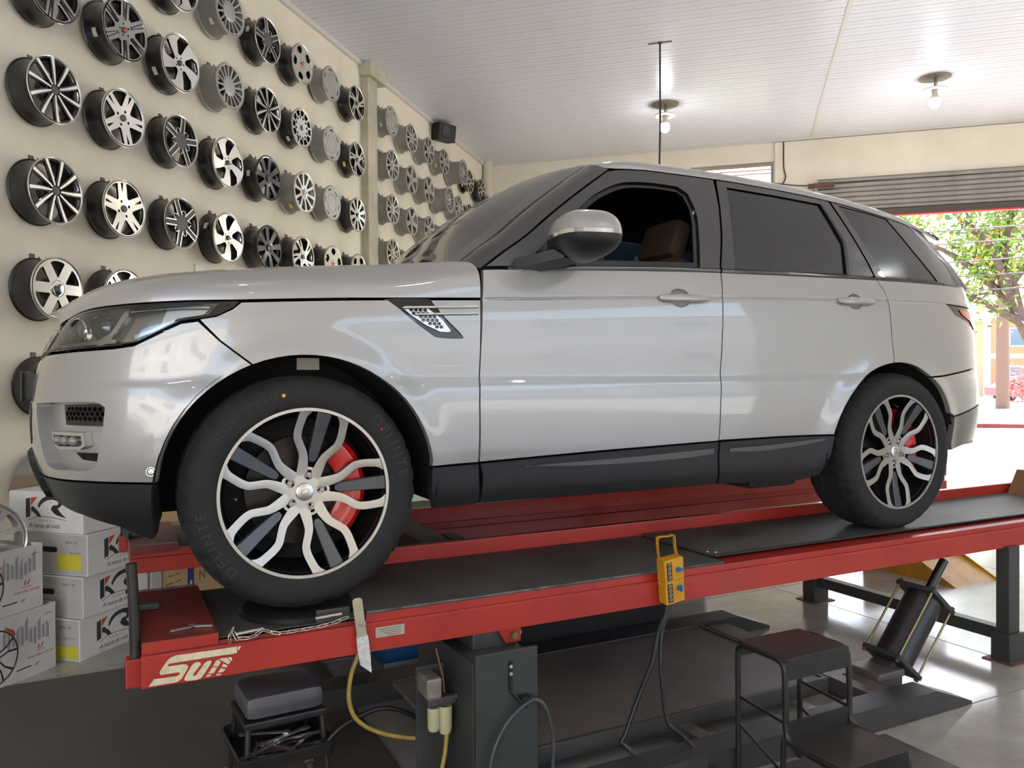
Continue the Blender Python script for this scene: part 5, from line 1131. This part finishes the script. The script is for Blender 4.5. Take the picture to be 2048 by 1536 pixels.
# creeper stool with tool tray
CR=empty('creeper_stool',cl(-.06,-.76),CZ+.06,'black padded mechanic stool with a tool tray under the runway','stool')
M_VIN=mat('black_vinyl',(88,87,90),.4,col2=(70,69,72),scale=5,bump=.2,bscale=25)
MB().bbox(-.135,.135,-.115,.115,.345,.43,.035).build('cushion',M_VIN,CR,smooth=50); MB().bbox(-.14,.14,-.12,.12,.322,.346,.006).build('seat_board',M_STL,CR)
for sx in (-1,1):
    for sy in (-1,1):
        MB().tube([(sx*.125,sy*.105,.32),(sx*.14,sy*.13,.10)],.010,8).build('leg',M_STL,CR,smooth=50)
        MB().lathe([(.004,-.012),(.024,-.012),(.026,-.006),(.026,.006),(.024,.012),(.004,.012)],16,'x',M=Matrix.Translation((sx*.145,sy*.135,.034))).build('caster',mat('caster_dark',(58,55,52),.5),CR,smooth=40)
        MB().bbox(sx*.145-.016,sx*.145+.016,sy*.135-.012,sy*.135+.012,.05,.10,.003).build('caster_fork',M_ZINC,CR)
tp=rrect(-.16,.16,-.155,.155,.03); 
MB().prism(tp,.196,.200).build('tray_floor',M_STL,CR)
mb=MB(); n_=len(tp); mb.sheet([[(x,y,.196) for x,y in tp+tp[:1]],[(x*1.03,y*1.03,.24) for x,y in tp+tp[:1]]]); mb.tube([(x*1.03,y*1.03,.24) for x,y in tp],.005,6,closed=True); mb.build('tray_rim',M_STL,CR,smooth=50)
# spanners lying in the tray
M_CV=mat('chrome_vanadium',(186,184,178),.25,.9)
def spanner(L,w):
    pts=[(-L/2+.018,-w)]+[(-L/2+.018,-w)]
    mb=MB(); jaw=[(L/2-.02,-w),(L/2-.006,-w*2.1),(L/2+.010,-w*2.0),(L/2+.014,-w*.9),(L/2-.002,-w*.7),(L/2-.002,w*.7),(L/2+.014,w*.9),(L/2+.010,w*2.0),(L/2-.006,w*2.1),(L/2-.02,w)]
    ring=[(-L/2+.012*math.cos(a),.012*math.sin(a)*w/.0055) for a in np.linspace(math.radians(50),math.radians(310),14)]
    out=jaw+[(-L/2+.008,w)]+ring+[(-L/2+.008,-w)]
    plate(mb,out,[circ(w*1.25,10,(-L/2,0))],-.0025,.0025,None,0,0); return mb.mesh('spanner',M_CV)
SPN=[spanner(.15,.0055),spanner(.19,.0062),spanner(.12,.005),spanner(.17,.0058)]
SPL=['open-ended spanner lying flat at the back of the tool tray','long spanner lying across the tool tray','short spanner leaning over the tray corner','spanner lying at the front edge of the tool tray','spanner crossing over the others in the tray','small spanner lying under the crossed ones','spanner pointing at the tray right corner','spanner lying on the left of the tool tray','spanner lying uppermost in the tool tray','spanner beside the tray rim under the cushion']
for k,(x,y,a,s_) in enumerate(((-.02,-.02,12,1),(.03,-.06,-8,1),(-.09,-.04,68,2),(-.03,-.12,-4,3),(.05,-.085,48,0),(-.02,-.08,-55,2),(.075,-.05,5,3),(-.08,-.10,30,0),(.01,-.045,20,3),(-.05,-.0,-18,0))):
    p=Matrix.Rotation(CZ+.06,4,'Z')@Vector((x,y,0)); b0=cl(-.06,-.76)
    o=link('spanner',SPN[s_],None,(b0.x+p.x,b0.y+p.y,.2045+.0055*k),(random.uniform(-.03,.03),random.uniform(-.03,.03),CZ+math.radians(a)),SPL[k],'spanner','spanners in the tool tray')
# two hex keys on the front plate
for k,(p0,p1,p2,lab) in enumerate((((-.424,-1.006),(-.362,-.988),(-.366,-.968),'bent steel hex key lying on the red front plate, left one'),((-.301,-1.003),(-.352,-.985),(-.357,-.962),'bent steel hex key lying on the red front plate, right one'))):
    tag(MB().tube(bez([cl(*p0,Z-.0045),cl((p0[0]+p1[0])/2,(p0[1]+p1[1])/2,Z-.0045),cl(*p1,Z-.0045),cl(*p2,Z-.0045)],6),.0042,6).build('hex_key',M_ZINC,smooth=40),lab,'hex key','hex keys on the front plate')
# plastic bag on the floor behind the socket
pb=MB(); random.seed(3); rows=[]
for j in range(7):
    t=j/6; rows.append([(cl(-.60,-.75).x+(.10-.055*t)*(1+.25*random.uniform(-1,1))*math.cos(a),cl(-.60,-.75).y+(.10-.055*t)*(1+.25*random.uniform(-1,1))*math.sin(a),.008+.15*t**1.3+.012*random.uniform(-1,1)*(j>0)) for a in np.linspace(0,2*math.pi,15)[:-1]])
pb.sheet(rows,closed=True); pb.add(rows[-1],[tuple(range(14))]); pb.add([(x,y,.0065) for x,y,z in rows[0]],[tuple(range(14))])
tag(pb.build('plastic_bag',glass('bag_film',(225,222,214),.12,.15)),'crumpled clear plastic bag on the floor under the lift front end','bag')
# ---- cardboard boxes
M_BW=mat('box_white',(232,230,226),.6,col2=(220,217,211),scale=5,detail=6); M_BG=mat('box_grey',(196,190,184),.65,col2=(184,178,171),scale=5); M_TAPE=mat('label_yellow',(226,212,70),.5); M_INK=mat('ink_black',(42,42,46),.6); M_INKR=mat('ink_red',(214,66,52),.6); M_INKG=mat('ink_grey',(168,166,166),.6)
def flat(mb,polys,F,e=.0006):
    for p in polys:
        v,t=cdt(p); mb.add([F(x,y,e) for x,y in v],t)
def txt(mb,s,x,y,size,F,e=.0006,shear=0.,sp=1.):
    v,f=text2d(s,size,shear,2,sp); mb.add([F(x+a,y+b,e) for a,b in v],f)
def arc(cx,cy,r0,r1,a0,a1,n=14): return [(cx+r1*math.cos(math.radians(a0+(a1-a0)*i/n)),cy+r1*math.sin(math.radians(a0+(a1-a0)*i/n))) for i in range(n+1)]+[(cx+r0*math.cos(math.radians(a1-(a1-a0)*i/n)),cy+r0*math.sin(math.radians(a1-(a1-a0)*i/n))) for i in range(n+1)]
def kr_print(box,F):
    "KR eagle print; F maps face coords (u right, v up from face lower left, 0.45 x 0.22)"
    mb=MB(); K1=[(.115,.075),(.145,.083),(.145,.185),(.115,.178)]; K2=[(.15,.135),(.165,.140),(.20,.112),(.222,.085),(.196,.082),(.178,.100),(.15,.116)]
    Rr=[(.205,.150),(.225,.178),(.255,.196),(.30,.200),(.345,.192),(.362,.172),(.350,.145),(.318,.130),(.300,.140),(.292,.130),(.305,.112),(.335,.100),(.372,.082),(.360,.108),(.335,.126),(.352,.140)]
    R1=crv([(.196,.142),(.212,.170),(.245,.193),(.30,.202),(.345,.195),(.366,.172),(.352,.146),(.33,.133)],4)+crv([(.345,.115),(.365,.098),(.385,.085),(.35,.090),(.315,.100),(.288,.122),(.290,.138),(.305,.150),(.325,.150),(.335,.162),(.318,.175),(.285,.178),(.25,.170),(.222,.152),(.205,.130)],4)
    flat(mb,[K1,K2,R1],F); flat(mb,[crv([(.13,.066),(.19,.084),(.26,.087),(.34,.079),(.39,.070)],4)+crv([(.39,.068),(.34,.076),(.26,.084),(.19,.081),(.13,.063)],4)],F)
    txt(mb,'KRMAI',.205,.060,.016,F,sp=2.6); txt(mb,'A marca da roda',.13,.026,.034,F,shear=.35,sp=.92)
    mb.build('box_print',M_INK,box,kind='stuff'); m2=MB(); flat(m2,[[(.150,.185),(.150,.142),(.195,.192)],[(.150,.128),(.150,.086),(.157,.122)],[(.278,.166),(.292,.166),(.282,.159)]],F); m2.build('box_print',M_INKR,box,kind='stuff')
def wheel_box(x0,x1,y0,y1,z0,z1,label,face='x',rz=0.,extra=None):
    b=empty('wheel_box',((x0+x1)/2,(y0+y1)/2,z0),rz,label,'box','wheel boxes stacked by the wall'); hx,hy,h=(x1-x0)/2,(y1-y0)/2,z1-z0
    MB().bbox(-hx,hx,-hy,hy,0,h-.002,.004).build('carton',[M_BW],b)
    if face=='x': F=lambda u,v,e:(hx+e,-hy+u,v); G=lambda u,v,e:(-hx+u,-hy-e,v)
    else: F=lambda u,v,e:(-hx+u,-hy-e,v); G=lambda u,v,e:(hx+e,-hy+u,v)
    kr_print(b,F)
    g=MB(); flat(g,[[(.006,.006),(2*hx-.006,.006),(2*hx-.006,h-.008),(.006,h-.008)]],G,.0004) if face=='x' else None
    if face=='x': g.build('side_panel',M_BG,b)
    return b,F,G,hx,hy,h
B1=wheel_box(-3.86,-3.372,3.42,3.90,0,.223,'white KR wheel box at the bottom of the stack by the wall')
B2=wheel_box(-3.85,-3.362,3.435,3.915,.224,.446,'white KR wheel box second from the bottom of the stack')
B3=wheel_box(-3.845,-3.345,3.45,3.93,.447,.672,'white KR wheel box third up, with a large yellow label')
B4=wheel_box(-3.86,-3.36,3.44,3.90,.673,.895,'white KR wheel box on top of the stack, logo facing forward',face='y')
for B,s1,s2,lab in ((B1,'ARO 18','18 X 7.0"',((.33,.475,.015,.075),)),(B2,'ARO 18',None,()),(B3,'ARO 18','18 X 7.0"',((.30,.455,.03,.115),))):
    b,F,G,hx,hy,h=B; mb=MB(); txt(mb,s1,.355,.17,.022,G,.0008); 
    if s2: txt(mb,s2,.38,.112,.020,G,.0008)
    mb.build('box_print',M_INK,b,kind='stuff')
    for a0,a1,c0,c1 in lab: m2=MB(); flat(m2,[[(a0,c0),(a1,c0),(a1,c1),(a0,c1)]],G,.0009); m2.build('yellow_label',M_TAPE,b)
    m3=MB(); flat(m3,[rrect(.20,.30,.12,.15,.014)],G,.0009); m3.build('hand_hole',M_BLK,b)
b,F,G,hx,hy,h=B2; m3=MB(); flat(m3,[rrect(.30,.40,.055,.082,.013)],F,.0009); m3.build('hand_hole',mat('hole_dark',(40,20,22),.8),b)
b=B4[0]; MB().add([(-.25,-.235,.215),(-.25,-.20,.30),(-.235,.2,.26),(-.25,.23,.215)],[(0,1,2,3)]).build('open_flap',mat('box_kraft_in',(150,128,106),.8),b)
# tall printed wheel boxes at the left edge
def tall_box(y0,y1,z0,z1,x1,label):
    b=empty('wheel_carton',(x1-.23,(y0+y1)/2,z0),0,label,'box','tall wheel cartons at the left edge'); hy=(y1-y0)/2; h=z1-z0
    t=.004
    m=MB(); m.box(-.23,.23,-hy,hy,0,t); m.box(.23-t,.23,-hy,hy,t,h); m.box(-.23,-.23+t,-hy,hy,t,h); m.box(-.23+t,.23-t,-hy,-hy+t,t,h); m.box(-.23+t,.23-t,hy-t,hy,t,h); m.build('carton',M_BW,b)
    F=lambda u,v,e:(.23+e,-hy+u,v); W_=2*hy; cx,cy,r=W_-.36,.155,.135
    m=MB(); flat(m,[arc(cx,cy,r-.006,r,0,360,40)[:41]+arc(cx,cy,r-.006,r,0,360,40)[41:]],F) if False else None
    for a,b_,rr in ((r-.007,r,0),(.030,.034,0)):
        for k in range(24): flat(m,[arc(cx,cy,a,b_,15*k,15*k+15.2,2)],F)
    for k in range(5):
        a=72*k+20
        for s in (-1,1):
            q=[(cx+rr*math.cos(math.radians(a+s*w_)),cy+rr*math.sin(math.radians(a+s*w_))) for rr,w_ in ((.034,26),(.08,13),(.128,17),(.128,12),(.08,7),(.034,14))]; flat(m,[q],F)
    txt(m,'14"',W_-.135,.045,.026,F); txt(m,'LINHA',W_-.07,h-.05,.016,F); flat(m,[[(W_-.235,.052),(W_-.15,.052),(W_-.15,.058),(W_-.235,.058)]],F); m.build('wheel_drawing',M_INK,b,kind='stuff')
    m=MB(); flat(m,[arc(cx,cy,r+.003,r+.016,35,62)],F); 
    for k in range(9): flat(m,[arc(cx,cy,r+.002,r+.004,-60+10*k,-50.5+10*k,2)],F)
    txt(m,'brwrodas.com.br',W_-.17,.092,.022,F); txt(m,'brwrodas',W_-.12,.116,.014,F); flat(m,[[(W_-.112,.128),(W_-.104,.15),(W_-.098,.15),(W_-.104,.128)],[(W_-.095,.128),(W_-.08,.154),(W_-.074,.152),(W_-.088,.128)]],F); m.build('red_print',M_INKR,b,kind='stuff')
    m=MB(); random.seed(int(z0*10)+2)
    for k in range(11):
        u=W_-.31+.025*k; v0=.17+random.uniform(-.01,.02); flat(m,[[(u,v0),(u+.018,v0),(u+.018,v0+random.uniform(.06,.12)),(u,v0+random.uniform(.06,.12))]],F,.0004)
    m.build('skyline_print',M_INKG,b,kind='stuff')
    return b
tall_box(2.74,3.345,0,.338,-3.455,'white printed wheel carton on the floor at the left edge'); tall_box(2.72,3.275,.339,.66,-3.462,'white printed wheel carton standing on another at the left edge')
# loose wheel standing in the upper carton
b_,f_,c_,k_,w_=DES['multi']; lw=empty('alloy_wheel',(0,0,0),0,'loose silver alloy wheel standing in the upper carton at the left edge','wheel'); lw.matrix_world=Matrix.Translation((-3.62,3.07,.69))@Matrix.Rotation(math.radians(-30),4,'Z')@Matrix.Rotation(math.radians(90),4,'Y'); lw.scale=(.2,.2,.2)
for n_,m_ in (('barrel',b_),('spokes',f_),('centre_cap',c_)): link(n_,m_,lw)
# kraft carton behind the front wheel
KB=empty('kraft_carton',(-3.62,4.40,0),0,'brown kraft carton with a blue arrow stripe behind the front wheel','box')
M_KR=mat('kraft',(196,168,124),.7,col2=(186,156,112),scale=6); MB().bbox(-.25,.25,-.35,.75,0,.62,.004).build('carton',M_KR,KB)
Fk=lambda u,v,e:(.25+e,-.35+u,v)
m=MB(); flat(m,[[(.225,.0),(.285,.0),(.285,.615),(.225,.615)]],Fk); m.build('blue_stripe',mat('stripe_blue',(52,42,120),.6),KB)
m=MB(); flat(m,[[(.248,.02),(.262,.02),(.262,.20),(.272,.20),(.255,.225),(.238,.20),(.248,.20)]],Fk,.0012); m.build('up_arrow',mat('arrow_cream',(206,190,150),.6),KB)
m=MB()
for r_ in range(9):
    flat(m,[[(.02+.03*(r_%2),.06+.045*r_),(.09,.06+.045*r_),(.09,.066+.045*r_),(.02+.03*(r_%2),.066+.045*r_)],[(.11,.06+.045*r_),(.19-.02*(r_%3),.06+.045*r_),(.19-.02*(r_%3),.066+.045*r_),(.11,.066+.045*r_)]],Fk)
txt(m,'N',.33,.20,.09,Fk); txt(m,'Z',.42,.22,.07,Fk); m.build('carton_print',mat('ink_brown',(92,76,58),.7),KB)
MB().bbox(-3.80,-3.36,3.945,4.03,0,.64,.004).build('foam_panel',M_BG,label='pale grey panel standing between the white boxes and the kraft carton',cat='panel')
# blue shelf with white bottles seen through the car windows
SB=empty('storage_cabinet',(-1.05,7.15,0),0,'blue steel cabinet with shelves standing behind the car','cabinet')
M_BLU=mat('cabinet_blue',(60,92,130),.5); MB().bbox(-.75,.75,.25,.28,0,2.9,.004).bbox(-.75,-.72,-.2,.25,0,2.9,.004).bbox(.72,.75,-.2,.25,0,2.9,.004).build('cabinet_frame',M_BLU,SB)
for z_ in (.1,.8,1.5,2.22): MB().bbox(-.72,.72,-.2,.25,z_,z_+.03,.004).build('shelf',M_BLU,SB)
BT=MB().lathe([(0,0),(.05,0),(.055,.01),(.055,.22),(.045,.25),(.018,.27),(.018,.30),(0,.30)],16).mesh('bottle_body',mat('bottle_white',(206,210,212),.4),50); BL=MB().lathe([(.0558,.17),(.0558,.20)],16).mesh('bottle_band',M_TAPE)
for k,x in enumerate((-.45,-.15,.15,.42)):
    t=empty('oil_bottle',(-1.05+x,7.08,2.25),0,('white bottle on the top shelf of the blue cabinet, leftmost','white bottle with yellow band on the blue cabinet shelf, second from left','white bottle on the top shelf of the blue cabinet, third from left','white bottle on the top shelf of the blue cabinet, rightmost')[k],'bottle','bottles on the blue cabinet'); link('bottle_body',BT,t)
    if k==1: link('bottle_band',BL,t)
# blue parts crate on the floor under the far runway
PCR=empty('parts_crate',cl(.80,.42),CZ,'blue plastic crate on the floor under the lift','crate'); mb=MB(); mb.box(-.13,.13,-.12,.12,0,.01)
for a in (-.13,.12): mb.box(a,a+.01,-.12,.12,.01,.16)
for a in (-.12,.11): mb.box(-.12,.12,a,a+.01,.01,.16)
mb.build('crate_body',mat('crate_blue',(24,84,128),.5),PCR); MB().bbox(-.14,.14,-.135,-.12,.0,.03,.003).build('crate_foot',mat('crate_white',(196,194,188),.5),PCR)
# yellow drive-on ramp lying on the floor behind the lift
RP=empty('loading_ramp',cl(4.95,.2),CZ,'yellow steel drive-on ramp resting on the floor behind the lift','ramp')
mb=MB(); mb.prism([(-.24,0),(.50,0),(.50,.34)],-.24,.24,lambda x,y,z:(y*1.0+.0*z+.2 if False else z,x,y)); mb.build('ramp_plate',M_YEL,RP)
for s in (-.25,.24): MB().prism([(-.26,0),(.52,0),(.52,.37),(.46,.36)],s,s+.012,lambda x,y,z:(z,x,y)).build('ramp_side',M_YEL,RP)
# ================================================================== outside
M_ROAD=mat('asphalt',(168,166,162),.85,col2=(156,154,150),scale=.6); M_CONC=mat('concrete',(206,202,194),.85,col2=(190,186,178),scale=.8)
stuct(MB().box(-80,120,-80,140,-.9,-.21).build('ground',M_CONC)); 
stuct(MB().box(-60,90,YB+.15,19.5,-.2,-.02).build('pavement_near',M_CONC)); stuct(MB().box(-60,90,19.5,26.0,-.2,-.05).build('road',M_ROAD))
kb=mat('kerb_red',(176,84,66),.8,col2=(150,72,58),scale=3)
stuct(MB().box(-60,90,26.0,26.25,-.2,.06).build('kerb',kb)); stuct(MB().box(-60,90,26.25,46,-.2,.02).build('verge',mat('dry_lawn',(188,184,130),.9,col2=(160,164,104),scale=1.5)))
stuct(MB().box(-60,90,-80,-6.0,-.2,-.03).build('pavement_front',M_CONC)); stuct(MB().box(9.2,90,-6.0,YB+.15,-.2,-.03).build('pavement_side',M_CONC))
# opposite houses
def house(x,y,w,d,h,col,label,rows,cols,rz=0.):
    b=empty('house',(x,y,-.2),rz,label,'building'); mw=mat('wall_'+str(col),col,.8); MB().box(-w/2,w/2,-d/2,d/2,0,h).build('wall',mw,b)
    MB().box(-w/2-.3,w/2+.3,-d/2-.3,d/2+.3,h,h+.25).build('roof',mat('roof_grey',(190,184,178),.8),b)
    for k in range(rows): MB().box(-w/2-.02,w/2+.02,-d/2-.03,-d/2,h*(k)/rows,h*k/rows+.35).build('floor_band',mat('band_white',(236,232,226),.7),b)
    for k in range(cols+1): xx=-w/2+w*k/cols; MB().box(xx-.25,xx+.25,-d/2-.06,-d/2-.03,0,h).build('pilaster',MATS['band_white'],b)
    for r in range(rows):
        for c in range(cols):
            xx=-w/2+w*(c+.5)/cols; zz=h*r/rows+h/rows*.30; f=MB().box(xx-.7,xx+.7,-d/2-.08,-d/2-.02,zz,zz+h/rows*.5).build('window',MATS['band_white'],b); MB().box(xx-.6,xx+.6,-d/2-.1,-d/2-.08,zz+.1,zz+h/rows*.5-.1).build('pane',mat('far_glass',(120,130,140),.1),b)
    return b
house(24.5,73,13,8,5.8,(214,150,104),'orange two-storey house with white bands across the street',2,3)
house(-10,70,26,8,6,(226,222,212),'pale two-storey house further along the street',2,5)
house(62,72,24,8,6,(220,214,204),'pale two-storey house beyond the tree at right',2,5)
house(8,-26,46,6,7,(214,208,198),'pale two-storey building facing the workshop front',2,9,math.pi); house(32,2,40,6,7,(210,206,198),'pale two-storey building facing the workshop side',2,8,-math.pi/2)
# parked red car far away: small rounded body with dark glass
PC=empty('parked_car',(15.2,50.5,.0),.1,'small red parked car across the street','car'); prf=[(-1.9,.3),(1.9,.3),(1.95,.7),(1.2,.85),(.6,1.35),(-.8,1.38),(-1.5,.9),(-1.95,.75)]
MB().prism(prf,-.8,.8,lambda x,y,z:(x,z,y)).build('car_body',mat('far_red',(176,60,60),.4),PC); MB().prism([(1.0,.88),(.55,1.28),(-.75,1.3),(-1.3,.9)],-.81,.81,lambda x,y,z:(x,z,y)).build('car_glass',mat('far_dark',(60,60,66),.2),PC)
for x in (-1.2,1.2): 
    for s in (-.8,.62): MB().cyl((x,s,.3),(x,s+.18,.3),.3,14).build('car_wheel',M_BLK,PC)
# utility pole and wires
UP=empty('utility_pole',(10.75,38.9,0),0,'tall timber utility pole beside the road',"pole"); MB().tube([(0,0,0),(0,0,8.5)],[.28,.2],12).build('pole_shaft',mat('pole_wood',(150,112,104),.8),UP,smooth=50); MB().box(-1.2,1.2,-.06,.06,7.6,7.75).build('crossarm',MATS['pole_wood'],UP)
for k,z_ in enumerate((5.6,5.25,4.75,4.35,3.95)):
    tag(MB().tube([(-14,24.6+.1*k,z_-.5),(2,24.6+.1*k,z_-.25),(10,24.6+.1*k,z_),(20,24.6+.1*k,z_+.5)],.022,5).build('power_line',mat('far_wire',(110,90,80),.6)),('dark overhead wire, topmost of five in front of the tree','dark overhead wire, second from top in front of the tree','dark overhead wire, middle of five in front of the tree','dark overhead wire, second from bottom in front of the tree','dark overhead wire, lowest of five in front of the tree')[k],'wire','overhead wires along the street')
# street trees: trunk, branches and leaf clusters
M_BARK=mat('bark',(126,100,92),.9,col2=(96,78,72),scale=6); LEAFM=[mat('leaf_'+str(i),c,.6,spec=.3) for i,c in enumerate(((150,176,70),(190,196,92),(110,146,64),(206,150,92)))]
for m_ in LEAFM:
    b=m_.node_tree.nodes['Principled BSDF']; b.inputs['Subsurface Weight'].default_value=0.; b.inputs['Transmission Weight'].default_value=.0
def tree(x,y,h,R,lean,label,seed,n=2600,br=None):
    random.seed(seed); t=empty('street_tree',(x,y,0),0,label,'tree','street trees across the road')
    tr=MB(); tips=[]
    top=Vector((lean*h*.45,0,h*.45)); tr.tube(bez([(0,0,-.1),(lean*h*.12,0,h*.15),(lean*h*.30,.1,h*.32),top[:]],5),[.34-.17*i/15 for i in range(16)],9)
    dirs=br or [(-1.,.1,.75),(-.55,-.3,1.),(.2,.3,1.1),(.9,0,.8),(-.2,.5,1.),(1.1,.2,.45),(-1.2,-.1,.45)]
    for d in dirs:
        d=Vector(d); s0=top*random.uniform(.62,1.); e=s0+d*R*random.uniform(.75,1.0); m_=(s0+e)/2+Vector((random.uniform(-.4,.4),random.uniform(-.4,.4),random.uniform(-.1,.4)))
        P=bez([s0[:],m_[:],e[:]],5); tr.tube(P,[.15-.11*i/10 for i in range(11)],6)
        for k in range(4):
            a=P[random.randint(4,10)]; q=a+Vector((random.uniform(-1,1),random.uniform(-1,1),random.uniform(-.2,1)))*R*.42; tr.tube([a[:],((a+q)/2+Vector((0,0,.15)))[:],q[:]],[.05,.035,.012],5); tips+= [q,(a+q)/2,a]
        tips.append(e)
    tr.build('trunk',M_BARK,t,smooth=60)
    lv=[MB() for _ in LEAFM]
    for k in range(n):
        c=random.choice(tips)+Vector([random.gauss(0,R*.17) for _ in range(3)]); s=random.uniform(.07,.15); mi=random.choices(range(4),(5,4,4,2))[0]
        u=Vector([random.gauss(0,1) for _ in range(3)]).normalized(); v=u.orthogonal().normalized()*s*.55; u=u*s
        lv[mi].add([(c-u)[:],(c+v*1.0-u*.1)[:],(c+u)[:],(c-v-u*.1)[:]],[(0,1,2,3)])
    for i,l in enumerate(lv): l.build('foliage',LEAFM[i],t,kind='stuff')
    return t
tree(9.9,29.3,9.5,3.0,-.40,'leafy street tree with a leaning forked trunk beside the driveway',5,5200,[(-1.15,.1,.95),(-.75,-.2,1.1),(-.2,.3,1.25),(.6,0,1.1),(-.4,.5,.7),(-1.35,.1,.5),(.1,-.2,1.4)])
tree(3.9,43,6.6,2.2,.1,'pale leafy street tree partly hidden by the car roof',8,1800)
tree(27,42,7,2.6,.05,'dense green street tree in front of the orange house',12,1800)
# shrub by the wall of the house
sb=MB(); random.seed(4)
for k in range(700):
    c=Vector((random.gauss(0,.55),random.gauss(0,.5),.9+random.gauss(0,.5))); u=Vector([random.gauss(0,1) for _ in range(3)]).normalized(); v=u.orthogonal().normalized()*.07; u*=.12; c.z=max(.1,c.z); sb.add([(c-u)[:],(c+v)[:],(c+u)[:],(c-v)[:]],[(0,1,2,3)])
SHB=empty('shrub',(13.9,46,0),0,'pinkish flowering shrub beside the utility pole','shrub'); sb.build('foliage',mat('pink_leaf',(206,150,140),.7),SHB,kind='stuff'); MB().tube([(0,0,0),(0,0,.9)],.05,6).build('stem',M_BARK,SHB)
